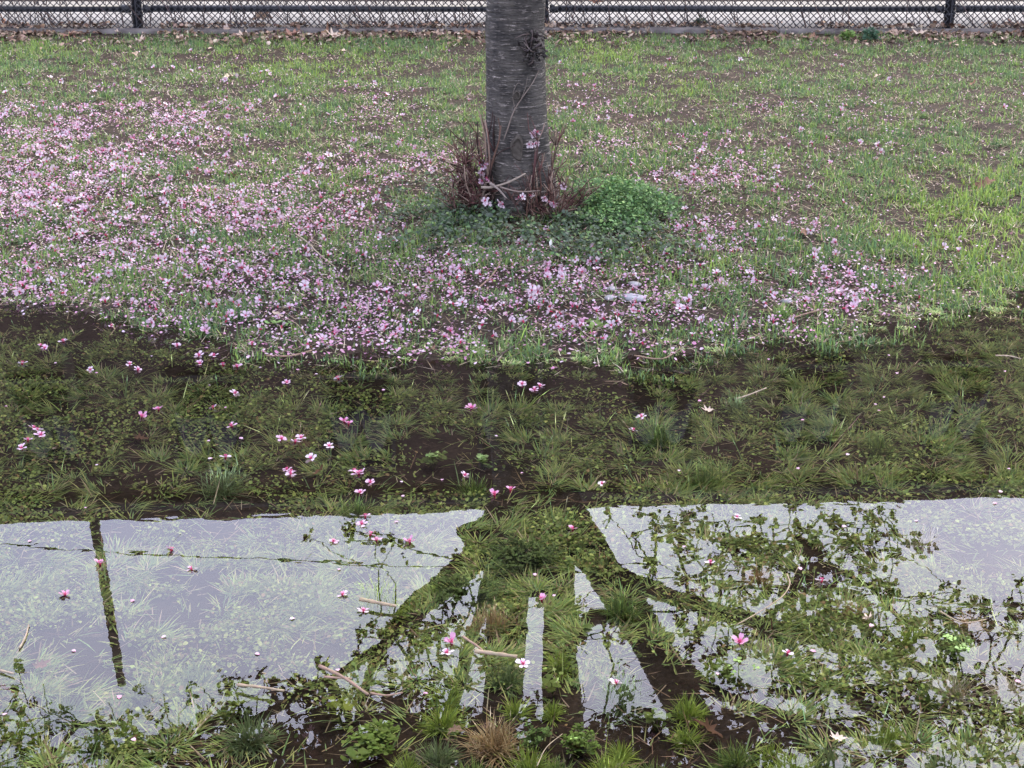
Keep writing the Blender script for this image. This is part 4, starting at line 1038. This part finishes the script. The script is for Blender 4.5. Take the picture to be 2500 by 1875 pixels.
# naming what lies beside what
SHORE_LM = [(1366, 650, 'white flat stone'), (1560, 640, 'rounded dark green tuft'), (1690, 690, 'pointed green tuft'), (935, 625, 'blue green mud tuft'), (1090, 660, 'low bluish mud tuft'), (1327, 752, 'standing red brown leaf'),
            (935, 765, 'blackish shoreline leaf'), (1100, 765, 'dark bent shoreline stick'), (1285, 716, 'flat shoreline rosette'), (625, 769, 'thin reddish shore stick'), (600, 695, 'tan left shore leaf'), (1740, 690, 'short right shore stick'),
            (1430, 772, 'thin bent shoreline stalk'), (150, 640, 'left end of the shoreline'), (330, 690, 'left shoreline bend'), (2080, 660, 'right end of the shoreline'), (1900, 710, 'right shoreline bend'), (1740, 510, 'dark wet leaf')]
WATER_LM = [(225, 1250, 'mirrored pole'), (1150, 1130, 'mirrored fork'), (1420, 925, 'fan shaped tuft'), (480, 1030, 'wide pale leaved tuft'), (744, 908, 'bright pink double blossom'), (70, 940, 'blossom heap at the left edge'), (1070, 1412, 'straight tan stick'),
            (740, 1462, 'brown forked stick'), (1068, 1572, 'large dead straw tuft'), (535, 1548, 'dense blue green tuft'), (1620, 852, 'pale floating straw stalk'), (2180, 769, 'pale stalk at the right edge'), (1625, 1490, 'round mirrored sky gap'),
            (1690, 1290, 'long curved pale stalk'), (1900, 945, 'upright green tuft at the right'), (1520, 1010, 'loose spreading tuft'), (2000, 1150, 'whitish drowned grass star'), (2067, 1460, 'pale dead tuft'), (1150, 835, 'trio of blossoms'), (290, 790, 'close pair of blossoms'), (815, 1300, 'thick tan stick')]
KERB_LM = [(305, 55, 'left fence post'), (2045, 55, 'right fence post'), (1113, 70, 'cherry trunk'), (565, 48, 'upright tan leaf'), (1860, 86, 'kerb weeds'), (14, 62, 'left end of the kerb'), (1512, 62, 'small grey green fence weed'), (800, 72, 'big curled brown leaf'), (2195, 72, 'far right leaf heap')]
ORD = ['closest', 'second closest', 'third closest', 'fourth closest', 'fifth closest', 'sixth closest', 'seventh closest', 'eighth closest', 'ninth closest', 'tenth closest', 'eleventh closest', 'twelfth closest', 'thirteenth closest', 'fourteenth closest', 'fifteenth closest', 'sixteenth closest', 'seventeenth closest', 'eighteenth closest', 'nineteenth closest', 'twentieth closest', 'twenty first closest', 'twenty second closest', 'twenty third closest', 'twenty fourth closest', 'twenty fifth closest']
def name_by_place(items, marks, what):           # items: (object, u, v, tone); each gets a label of its own
    book = {}
    for o, a, b, tone in items:
        k = min(range(len(marks)), key=lambda i: (marks[i][0] - a) ** 2 + ((marks[i][1] - b) * 1.6) ** 2)
        du, dv = a - marks[k][0], (b - marks[k][1]) * 1.6
        rel = ('left of' if du < 0 else 'right of') if abs(du) > abs(dv) else ('behind' if dv < 0 else 'in front of')
        book.setdefault((k, rel, tone), []).append((du * du + dv * dv, o))
    for (k, rel, tone), lst in book.items():
        lst.sort(key=lambda t: t[0])
        for i, (_, o) in enumerate(lst):
            head = f'{tone} {what}' if len(lst) == 1 else f'{ORD[min(i, 24)]} {tone} {what}'
            o['label'] = f'{head} {rel} the {marks[k][2]}'
# where petals lie on the lawn
PB = [(70, 290, 230, 65, 1.3), (400, 265, 150, 38, 1.0), (60, 420, 180, 110, 1.2), (300, 420, 200, 90, 1.0), (520, 440, 180, 80, .9), (760, 390, 150, 45, 1.1), (930, 350, 60, 35, .9), (700, 520, 220, 70, .9),
      (250, 560, 250, 60, .9), (520, 640, 250, 60, .9), (900, 650, 250, 70, 1.0), (1150, 630, 250, 80, .9), (1400, 660, 220, 60, 1.0), (1660, 590, 160, 60, 1.2), (1800, 640, 130, 40, .9), (1400, 335, 130, 32, 1.5), (1500, 410, 140, 70, 1.1),
      (1620, 500, 130, 60, .8), (1680, 232, 110, 12, .9), (1850, 290, 200, 80, .14), (1980, 590, 130, 60, .5), (500, 200, 200, 40, .35), (820, 260, 120, 50, .35), (750, 185, 60, 10, .8), (1250, 240, 100, 40, .3), (1080, 560, 160, 40, .5), (180, 610, 280, 40, 1.5), (430, 690, 170, 45, 1.4), (90, 660, 130, 25, 1.0), (800, 745, 220, 30, .8), (1150, 735, 260, 35, .7), (1500, 725, 220, 30, .9), (620, 580, 160, 50, .6)]
def petal_density(u, v, X, Y):
    d = 0.02 + sum(w * blob(u, v, a, b, c, e) for a, b, c, e, w in PB)
    bare = 0.85 * blob(u, v, 1100, 480, 210, 55) + 0.8 * blob(u, v, 1335, 430, 95, 55)
    return np.clip(d, 0, 1.3) * np.clip(1 - bare, 0.04, 1) * np.clip((fbm(X * 4, Y * 4, 3, 12.0) - 0.22) * 2.4, 0.08 + 0.4 * (blob(u, v, 150, 610, 320, 60) > 0.3), 1.3)
n = 230000
X, Y = sample_land(n, 0.6, 4.4, 11.3); Z = terrain(X, Y); u, v = seen(X, Y, Z)
pd = petal_density(u, v, X, Y)
keep = (rng.random(n) < pd * 0.58) & (Z > -0.012)
X, Y, Z, u, v, pd = [a[keep] for a in (X, Y, Z, u, v, pd)]
lift = rng.uniform(0.004, 0.03, len(X))
o = np.argsort(Y)
loose = np.stack([X, Y, np.maximum(Z, 0) + lift], -1)[o]
pu, pv = u[o], v[o]
PCOL = [(0.42, 0.235, 0.32), (0.45, 0.305, 0.38), (0.38, 0.18, 0.27), (0.47, 0.375, 0.42)]
# petals afloat, singly
FP = []
while len(FP) < 62:
    a, b = qb.uniform(5, 2207), qb.uniform(690, 1600)
    x, y = [float(t) for t in on_plane(a, b)]
    wgt = 0.25 + 0.8 * math.exp(-((b - 820) / 160) ** 2) + 0.3 * (a < 900)
    if terrain(x, y) < -0.004 and qb.random() < wgt: FP.append((x, y, a, b))
PTONE = ['pink', 'light pink', 'deep pink', 'whitish']
SINGLE = [raw_mesh('fallen_petal', *leaves(np.zeros((1, 3)), np.array([1.0]), np.zeros(1), np.zeros(1), np.zeros(1), np.array([c]), wide=0.95)[:2], mat=M_PETAL,
                   col=leaves(np.zeros((1, 3)), np.array([1.0]), np.zeros(1), np.zeros(1), np.zeros(1), np.array([c]), wide=0.95, tipcol=np.array([(0.6, 0.2, 0.36)]))[2]) for c in PCOL]
def where_afloat(a, b):
    if b > 1110: return 'on the mirrored sky at the left' if a < 950 else ('on the mirrored limbs' if a < 1450 else 'on the mirrored leaves at the right')
    return 'on the dark water at the left' if a < 740 else ('on the dark water in the middle' if a < 1400 else 'over the drowned grass at the right')
afloat, ashore = [], []
for x, y, a, b in FP:
    w = where_afloat(a, b)
    s = qb.uniform(0.009, 0.0135)
    pk = int(qb.choice([0, 1, 1, 3]))
    po = obj('fallen_petal', SINGLE[pk], loc=(x, y, 0.0012), rot=(qb.normal(0, .08), qb.normal(0, .08), qb.uniform(0, 6.28)), scale=s, label='small loose white pink petal floating ' + w, category='petal', group='loose petals floating ' + w)
    afloat.append((po, a, b, PTONE[pk]))
def where_ashore(a, b):
    return 'on the left part of the shore' if a < 740 else ('on the bare mud in front of the trunk' if a < 1480 else 'on the shore at the right')
for k in range(220):
    w = where_ashore(pu[k], pv[k])
    pk = int(qb.integers(0, 4))
    po = obj('fallen_petal', SINGLE[pk], loc=tuple(loose[k]), rot=(qb.normal(0, .3), qb.normal(0, .3), qb.uniform(0, 6.28)), scale=qb.uniform(0.011, 0.016), label='small loose pink petal lying ' + w, category='petal', group='loose petals lying ' + w)
    ashore.append((po, pu[k], pv[k], PTONE[pk]))
name_by_place(afloat, WATER_LM, 'loose petal floating'); name_by_place(ashore, SHORE_LM, 'stranded petal')
rest = loose[220:]; k = len(rest)
V, F, C = leaves(rest, rng.uniform(0.0075, 0.0125, k), rng.uniform(0, 6.28, k), rng.normal(0, 0.4, k), rng.normal(0, 0.35, k), pick(PCOL, [3, 3, 1.5, 2], k, 0.12), wide=0.95)
obj('petal_scatter', raw_mesh('petal_scatter', V, F, mat=M_PETAL, col=C), kind='stuff', label='pink petals scattered thickly over the lawn', category='petals')
# whole blossoms on the lawn: the nearest one by one, the rest as scatter
n = 26000
X, Y = sample_land(n, 0.5, 4.5, 11.0); Z = terrain(X, Y); u, v = seen(X, Y, Z)
keep = (rng.random(n) < petal_density(u, v, X, Y) * 0.19) & (Z > 0.0)
X, Y, Z, u, v = [a[keep] for a in (X, Y, Z, u, v)]; o = np.argsort(Y)
X, Y, Z, u, v = [a[o] for a in (X, Y, Z, u, v)]
NB = 220
whole = []
for k in range(NB):
    w = where_ashore(u[k], v[k])
    bk = int(qb.integers(0, 12))
    bo = obj('cherry_blossom', BLOOM_ME[bk], loc=(X[k], Y[k], Z[k] + qb.uniform(0.012, 0.03)), rot=(qb.normal(0, .7), qb.normal(0, .7), qb.uniform(0, 6.28)), scale=qb.uniform(0.8, 1.15),
        label='whole fallen pink blossom lying ' + w, category='blossom', group='whole blossoms lying ' + w)
    whole.append((bo, u[k], v[k], ('pink', 'light pink', 'whitish', 'light pink')[bk % 4] if bk != 7 else 'deep pink'))
name_by_place(whole, SHORE_LM, 'whole blossom')
g = Geo()
GD = []
for b in BLOOM:
    me_V = np.concatenate(b.V); me_L = np.concatenate(b.L); me_T = np.concatenate(b.T); me_C = np.concatenate(b.C); GD.append((me_V, me_L, me_T, me_C))
Vs, Ls, Ts, Cs, off = [], [], [], [], 0
for k in range(NB, len(X)):
    V, L, T, C = GD[int(qb.integers(0, 12))]
    e = mathutils.Euler((qb.normal(0, .7), qb.normal(0, .7), qb.uniform(0, 6.28))).to_matrix()
    Vs.append(V @ np.array(e).T * qb.uniform(0.8, 1.15) + np.array((X[k], Y[k], Z[k] + qb.uniform(0.012, 0.032)))); Ls.append(L + off); Ts.append(T); Cs.append(C); off += len(V)
obj('blossom_scatter', raw_mesh('blossom_scatter', np.concatenate(Vs), loops=np.concatenate(Ls), totals=np.concatenate(Ts), mat=M_PETAL, col=np.concatenate(Cs), smooth=True), kind='stuff', label='whole pink blossoms scattered over the lawn', category='blossoms')
# blossoms still on the suckers
for (a, b, dy, nn) in [(1157, 290, -.17, 4), (1150, 318, -.17, 3), (1038, 357, -.17, 4), (1040, 372, -.17, 2), (1055, 388, -.19, 2), (1050, 438, -.28, 4), (1085, 440, -.28, 2), (1125, 427, -.28, 2), (1195, 438, -.25, 3), (1215, 405, -.2, 2), (1165, 425, -.26, 2)]:
    for k in range(nn):
        p = fs(a + qb.normal(0, 7), b + qb.normal(0, 5), by + dy)
        obj('blossom', BLOOM_ME[int(qb.integers(0, 12))], tree, loc=tuple(p - TB), rot=(qb.normal(1.9, .5), qb.normal(0, .5), qb.uniform(-1, 1)), scale=0.95)

# ------------------------------------------------------------------ dead leaves, sticks, stones
def dead_leaf_mesh(seed, lobed=True):
    q = np.random.default_rng(seed); m = 26; a = np.arange(m) * 2 * math.pi / m
    r = 0.5 * (1 + (0.34 * np.cos(7 * a + q.uniform(0, 1)) if lobed else 0.06 * np.cos(5 * a))) * np.where(np.abs(np.sin(a)) > 0.5, 0.72, 1.0)
    x, y = r * np.cos(a), r * np.sin(a) * (0.75 if lobed else 0.5)
    rings = [(0, 0, 0)]; V = [np.zeros((1, 3))]
    for f in (0.5, 1.0):
        V.append(np.stack([x * f, y * f, 0 * x], -1))
    V = np.concatenate(V); c1, c2 = q.uniform(0.4, 1.3), q.uniform(-0.9, 0.9)
    V[:, 2] = c1 * V[:, 1] ** 2 * 1.6 + c2 * V[:, 0] ** 2 + 0.05 * np.sin(V[:, 0] * 12 + seed) + q.normal(0, 0.02, len(V))
    F = [(0, 1 + j, 1 + (j + 1) % m) for j in range(m)] + [(1 + j, 1 + m + j, 1 + m + (j + 1) % m, 1 + (j + 1) % m) for j in range(m)]
    base = [(0.30, 0.22, 0.16), (0.20, 0.115, 0.07), (0.40, 0.32, 0.24), (0.24, 0.13, 0.09), (0.34, 0.27, 0.21), (0.15, 0.085, 0.055)][seed % 6]
    g = Geo(); g.add(V, F, vary(base, len(V), 0.12, q))
    Vt, Ft = tube([(0.45, 0, c2 * .2), (0.62, 0.02, c2 * .3), (0.78, 0.05, 0.02)], [0.012, 0.010, 0.008], 4); g.add(Vt, Ft, np.asarray(base) * 0.8)
    return g.mesh('dead_leaf', M_DRY, True)
LEAFM = [dead_leaf_mesh(s) for s in range(12)] + [dead_leaf_mesh(s, False) for s in range(12, 18)]
def dead_leaf(u, v, wpx, mi, tilt, label, lift=0.01, group='dead leaves on the lawn'):
    x, y, z = [float(t) for t in on_land(u, v)]
    wet = y < float(shore(x))
    s = wpx * K / F_PX * (y * CP + (CAM_H - z) * SP)
    return obj('dead_leaf', LEAFM[mi], loc=(x, y, (z if not wet else min(z + 0.015, -0.004)) + lift), rot=(tilt, qb.normal(0, .25), qb.uniform(0, 6.28)), scale=s, label=label, category='leaf', group=group)
for a in [
    (14, 62, 55, 3, 0.5, 'reddish brown dead leaf leaning on the kerb at the far left', .03), (565, 48, 40, 0, 1.3, 'large tan leaf standing upright against the fence mesh', .05), (633, 80, 42, 3, 0.3, 'orange brown leaf on the kerb edge left of the trunk', .02),
    (705, 72, 40, 1, 0.8, 'big curled brown leaf beside the kerb left of the trunk', .03), (722, 84, 34, 2, 0.2, 'pale curled leaf below the big curled brown one', .02), (530, 82, 40, 4, 0.1, 'flat pale leaf lying along the kerb', .01), (490, 72, 34, 0, 0.5, 'tan leaf at the kerb left of the flat pale one', .02),
    (494, 171, 32, 14, 0.15, 'single tan leaf lying in the grass at the back left', .02), (340, 226, 30, 2, 0.1, 'whitish ragged leaf in the petals at the back left', .02), (2125, 409, 44, 5, 0.5, 'curled brown leaf in the grass at the right edge', .025),
    (1287, 30, 26, 3, 1.35, 'orange brown leaf caught on the fence rail right of the trunk', .10), (1385, 62, 32, 0, 0.6, 'tan leaf propped at the fence right of the trunk', .02), (1135, 62, 24, 2, 1.0, 'star shaped pale leaf at the fence left of the trunk', .03),
    (1990, 78, 34, 2, 0.3, 'cream coloured leaf on the kerb near the right post', .02), (2020, 84, 30, 4, 0.2, 'pale leaf next to the cream one near the right post', .02), (1925, 74, 34, 0, 0.5, 'tan leaf under the weeds at the right kerb', .02), (1870, 65, 30, 1, 0.6, 'brown leaf behind the right kerb weeds', .03),
    (2195, 68, 40, 3, 0.4, 'brown leaf heap top at the far right of the kerb', .04), (2185, 78, 40, 5, 0.2, 'dark leaf under the brown one at the far right', .02), (2170, 92, 30, 2, 0.2, 'light leaf in front of the far right leaf heap', .02), (1635, 75, 30, 2, 0.4, 'pale leaf on the kerb right of centre', .02),
    (1560, 72, 30, 0, 0.5, 'tan curled leaf on the kerb right of centre', .03), (1770, 75, 26, 4, 0.3, 'small pale leaf on the right kerb', .02), (1400, 75, 26, 2, 0.3, 'pale round leaf right of the trunk at the kerb', .02), (940, 76, 36, 0, 0.2, 'brown leaf litter piece just left of the trunk', .02),
    (1010, 78, 30, 1, 0.4, 'dark brown leaf touching the kerb left of the trunk', .02), (150, 82, 34, 3, 0.3, 'pinkish leaf on the soil at the back left', .02), (300, 95, 34, 4, 0.1, 'pale flat leaf below the left fence post', .01), (395, 90, 30, 2, 0.2, 'whitish leaf right of the left fence post', .01),
    (290, 120, 26, 0, 0.2, 'small tan leaf in the back left grass', .02), (740, 115, 24, 14, 0.1, 'small cream leaf in the grass left of the trunk', .02), (1895, 170, 20, 14, 0.1, 'pale sliver leaf in the right hand grass', .02), (2100, 188, 22, 13, 0.1, 'small orange leaf in the right hand grass', .02),
    (1327, 752, 30, 5, 0.9, 'dark red brown leaf standing at the central shoreline', .03), (935, 765, 28, 5, 0.5, 'blackish leaf at the shoreline left of centre', .02), (600, 690, 26, 14, 0.5, 'tan leaf lying on the left shore', .02), (1735, 510, 34, 5, 0.3, 'dark wet leaf in the petals at the right', .02),
    (300, 958, 44, 5, 0.0, 'sunken brown leaf on the left bottom', .0), (135, 978, 44, 16, 0.0, 'sunken narrow tan leaf on the left bottom', .0), (1530, 903, 26, 2, 0.3, 'sunken pale crumpled leaf right of centre', .01), (690, 1036, 30, 13, 0.1, 'sunken reddish leaf by the weedy patch', .01),
    (92, 1478, 36, 3, 0.6, 'orange brown leaf floating at the lower left', .03), (15, 1530, 34, 5, 0.4, 'dark leaf at the lower left edge', .03), (1870, 1385, 36, 2, 0.4, 'pale crumpled leaf among tufts at the lower right', .04), (1805, 1648, 32, 2, 0.3, 'cream leaf at the bottom edge on the right', .04),
    (985, 1618, 34, 0, 0.2, 'flat tan leaf beside the bottom straw tuft', .03), (1530, 1600, 60, 5, 0.1, 'big dark drowned leaf at the bottom right of centre', .01)]:
    dead_leaf(*a)
small = []
for k in range(46):
    a, b = qb.uniform(0, 2212), qb.normal(78, 9)
    side = 'left of the trunk' if a < 1050 else 'right of the trunk'
    mi = int(qb.integers(0, 18))
    lo = dead_leaf(a, max(b, 58), qb.uniform(12, 22), mi, qb.normal(0.3, 0.3), 'small dead leaf in the litter along the kerb ' + side, 0.015, 'kerb leaf litter ' + side)
    small.append((lo, a, b, ('tan', 'brown', 'pale', 'reddish', 'pale', 'dark')[mi % 6]))
name_by_place(small, KERB_LM, 'small dead leaf')
n = 9000
U_, V_ = rng.uniform(-120, 2330, n), rng.normal(76, 10, n); V_ = np.where(V_ < 61, 122 - V_, V_)
x_, y_, z_ = on_land(U_, V_)
keep = (y_ < FENCE_Y + 0.1) & (fbm(x_ * 3, y_ * 6, 2, 5.0) > 0.40); x_, y_, z_ = x_[keep], y_[keep], z_[keep]; n = len(x_)
z_ = np.where(y_ > FENCE_Y - 0.10, Z_F + 0.032, z_)
V, F, C = leaves(np.stack([x_, y_, z_ + rng.uniform(0.004, 0.025, n)], -1), rng.uniform(0.012, 0.042, n), rng.uniform(0, 6.28, n), rng.normal(0, 0.5, n), rng.normal(0, 0.5, n), pick([(0.21, 0.15, 0.105), (0.125, 0.078, 0.052), (0.33, 0.265, 0.20), (0.065, 0.043, 0.032)], [3, 3, 1.0, 2.5], n, 0.3))
obj('leaf_litter', raw_mesh('leaf_litter', V, F, mat=M_DRY, col=C), kind='stuff', label='crumbled brown leaf litter along the kerb', category='litter')
def stick(pts, rpx, col, label, name='stick', z=None):
    P = []
    for (a, b, dz) in pts:
        x, y, t = [float(k) for k in on_land(a, b)]
        if y < float(shore(x)): x, y = [float(k) for k in on_plane(a, b, dz)]; t = 0.0
        P.append((x, y, t + dz))
    P = np.array(P); R = rpx * K / F_PX * (P[0][1] * CP + CAM_H * SP)
    O = P[0].copy(); Q = smooth_path(P - O, 5)
    g = Geo(); V, F = tube(Q, np.linspace(R, R * 0.7, len(Q)) * (1 + 0.15 * np.sin(np.arange(len(Q)) * 2.1)), 7, bump=0.25, seed=len(label)); g.add(V, F, vary(col, len(V), 0.2))
    obj(name, g.mesh(name, M_TWIG, True), loc=tuple(O), label=label, category='stick')
TAN, BRN, DRK, PALE = (0.20, 0.155, 0.10), (0.17, 0.115, 0.08), (0.05, 0.036, 0.028), (0.21, 0.17, 0.12)
for a in [
    ([(778, 1294, .012), (812, 1301, .014), (855, 1309, .012)], 4.5, TAN, 'thick tan stick floating left of the mirrored fork'), ([(1026, 1406, .012), (1070, 1412, .014), (1117, 1418, .012)], 5, TAN, 'straight tan stick floating in the middle foreground'),
    ([(690, 1438, .015), (740, 1462, .02), (795, 1500, .01)], 4, BRN, 'brown forked stick slanting across the lower water'), ([(700, 1462, .01), (760, 1466, .02)], 3, BRN, 'short side twig above the brown slanting stick'), ([(800, 1497, .008), (835, 1502, .012), (870, 1496, .02)], 2.5, BRN, 'curved reddish stalk right of the brown slanting stick'),
    ([(512, 1479, .01), (560, 1484, .014), (614, 1492, .012)], 3.5, TAN, 'thin tan stick above the dense blue green tuft'), ([(1700, 1240, .02), (1706, 1262, .02), (1688, 1290, .015), (1640, 1322, .01), (1590, 1350, .005)], 1.5, TAN, 'long curved pale stalk among mirrored leaves'),
    ([(1590, 862, .004), (1620, 852, .008), (1655, 838, .01)], 2, PALE, 'pale straw stalk floating over the drowned grass'), ([(2150, 768, .006), (2180, 769, .008), (2206, 775, .006)], 1.8, PALE, 'pale stalk at the right edge of the dark water'), ([(638, 515, .02), (665, 540, .03), (690, 560, .02), (724, 588, .02)], 1.7, PALE, 'long pale bent stalk in the petals left of the trunk'),
    ([(575, 768, .012), (625, 769, .015), (674, 765, .012)], 2.4, BRN, 'thin reddish stick along the left shoreline'), ([(1062, 782, .006), (1095, 768, .016), (1134, 745, .02)], 2.6, DRK, 'dark bent stick at the central shoreline'), ([(1120, 588, .015), (1150, 583, .02), (1200, 566, .02)], 2.2, DRK, 'dark twig lying below the henbit carpet'),
    ([(1300, 620, .012), (1350, 605, .02), (1410, 600, .015)], 2.4, BRN, 'brown twig beside the white stones'), ([(1180, 672, .012), (1230, 688, .015), (1265, 700, .012)], 2, BRN, 'thin twig on the petal strewn mud'), ([(1020, 640, .012), (1060, 610, .02), (1080, 580, .02)], 2, BRN, 'slanting twig on the mud before the trunk'),
    ([(1370, 772, .006), (1430, 775, .012), (1470, 760, .012)], 2, BRN, 'thin bent stalk at the right shoreline'), ([(1700, 700, .015), (1740, 690, .02), (1780, 680, .02)], 2.2, BRN, 'short stick on the petal strewn right shore'), ([(1000, 1375, .01), (1030, 1395, .014), (1045, 1408, .01)], 3, BRN, 'short dark stick touching the straight tan one'),
    ([(1160, 1655, .03), (1180, 1615, .035), (1215, 1585, .03)], 0.9, TAN, 'dead straw stalk leaning at the bottom centre'), ([(2030, 1320, .02), (2080, 1345, .015), (2130, 1338, .012)], 1.5, TAN, 'tan reed stalk below the right cable reflection'), ([(0, 1448, .004), (30, 1455, .006)], 3, PALE, 'pale stick end at the left edge'),
    ([(42, 1400, .003), (55, 1375, .003), (62, 1350, .003)], 2.4, PALE, 'pale drowned stalk at the left of the mirrored sky')]:
    stick(*a)
def stone(u, v, wpx, flat, label, seed, mat=M_STONE):
    q = np.random.default_rng(seed); x, y, z = [float(t) for t in on_land(u, v)]
    s = wpx * K / F_PX * (y * CP + CAM_H * SP) / 2
    m, nr = 14, 7; V = [(0, 0, flat)]; F = []
    for r in range(1, nr):
        ph = math.pi * r / nr
        for j in range(m):
            a = j * 2 * math.pi / m; k = 1 + 0.16 * math.sin(2 * a + seed) + 0.10 * math.sin(3 * a + seed * 2) + q.normal(0, 0.035)
            V.append((math.sin(ph) * math.cos(a) * k, math.sin(ph) * math.sin(a) * k * 0.7, math.cos(ph) * flat * (1 + q.normal(0, .05))))
    V.append((0, 0, -flat)); e = len(V) - 1
    F += [(0, 1 + j, 1 + (j + 1) % m) for j in range(m)] + [(e, e - 1 - j, e - 1 - (j + 1) % m) for j in range(m)]
    for r in range(nr - 2):
        for j in range(m):
            b = 1 + r * m; F.append((b + j, b + m + j, b + m + (j + 1) % m, b + (j + 1) % m))
    obj('stone', raw_mesh('stone', np.array(V) * s, F, mat=mat, smooth=True), loc=(x, y, z + flat * s * 0.75), rot=(0, 0, q.normal(0, .2)), label=label, category='stone')
M_GREY = plain_mat('grey_stone', (0.16, 0.155, 0.15), (0.30, 0.29, 0.285), 40, 0.75, 0.3, 0.002, 80)
stone(1366, 650, 58, 0.30, 'white flat stone on the petal strewn mud', 3)
stone(1322, 628, 28, 0.4, 'small grey stone up left of the white flat stone', 5, M_GREY); stone(1372, 618, 28, 0.4, 'grey stone behind the white flat stone', 9, M_GREY); stone(1318, 648, 26, 0.5, 'grey pebble touching the left end of the white stone', 12, M_GREY)
stone(1700, 655, 26, 0.45, 'dark grey stone in the mud at the right shore', 15, M_GREY)
# dry stems tangled in the fence and weeds at its foot
g = Geo(); q = np.random.default_rng(31)
for k in range(430):
    x = q.uniform(-4.6, 4.6)
    if x > 0.6 and q.random() < 0.6: continue
    y0 = FENCE_Y + q.uniform(-0.03, 0.22); L = q.uniform(0.25, 0.9); d = np.array((q.normal(-0.35, 0.3), q.normal(0, 0.08), 1.0))
    p = np.array((x, y0, Z_F + 0.0)); mid = p + d * L * 0.5 + q.normal(0, .02, 3); end = p + d * L + q.normal(0, .04, 3)
    V, F = tube([p, mid, end], [q.uniform(.0018, .0045), .0022, .0014], 4, cap=False); g.add(V, F, vary((0.075, 0.05, 0.045), 1, 0.5, q)[0])
obj('dry_vines', g.mesh('dry_vines', M_TWIG, True), kind='stuff', label='tangle of dry brown vine stems in the fence', category='vines')
def kerb_weed(u, v, h, label, col):
    x, y, z = [float(t) for t in on_land(u, v)]; q = np.random.default_rng(int(u)); n = 90
    az = q.uniform(0, 6.28, n); r = h * 0.55 * np.sqrt(q.random(n))
    V, F, C = leaves(np.stack([r * np.cos(az), r * np.sin(az), h * q.uniform(0.15, 1, n) * (1 - 0.5 * r / (h * .6))], -1), q.uniform(0.018, 0.038, n), az, q.normal(0.4, 0.4, n), q.normal(0, .4, n), vary(col, n, 0.35, q))
    root = empty('kerb_weed', (x, y, z), label=label, category='weed')
    obj('foliage', raw_mesh('foliage', V, F, mat=M_WEED, col=C), root, kind='stuff')
    g = Geo()
    for k in range(6):
        e = np.array((q.normal(0, h * .25), q.normal(0, h * .2), h * q.uniform(.6, .95))); Vt, Ft = tube([(0, 0, -0.01), e * .6, e], [.003, .0025, .0015], 4); g.add(Vt, Ft, np.asarray(col) * 0.7)
    obj('stems', g.mesh('stems', M_WEED, True), root)
kerb_weed(1880, 88, 0.11, 'blue green leafy weed growing at the right kerb', (0.06, 0.12, 0.07)); kerb_weed(1830, 86, 0.09, 'yellow green weed left of the blue green kerb weed', (0.12, 0.19, 0.05)); kerb_weed(1512, 62, 0.10, 'small grey green weed against the fence right of the trunk', (0.06, 0.085, 0.05))
g = Geo(); x, y, z = [float(t) for t in on_land(1190, 540)]                # the little white upright scrap
V, F = tube([(0, 0, 0), (0.002, 0, 0.014), (-0.001, 0, 0.028), (0.0, 0, 0.040)], [0.004, 0.0075, 0.006, 0.003], 8); g.add(V, F, (0.78, 0.78, 0.70))
obj('paper_scrap', g.mesh('paper_scrap', M_DRY, True), loc=(x, y, z), label='small white scrap standing in the grass before the trunk', category='scrap')
print('TRIS', sum(len(m.loops) - 2 * len(m.polygons) for m in bpy.data.meshes))
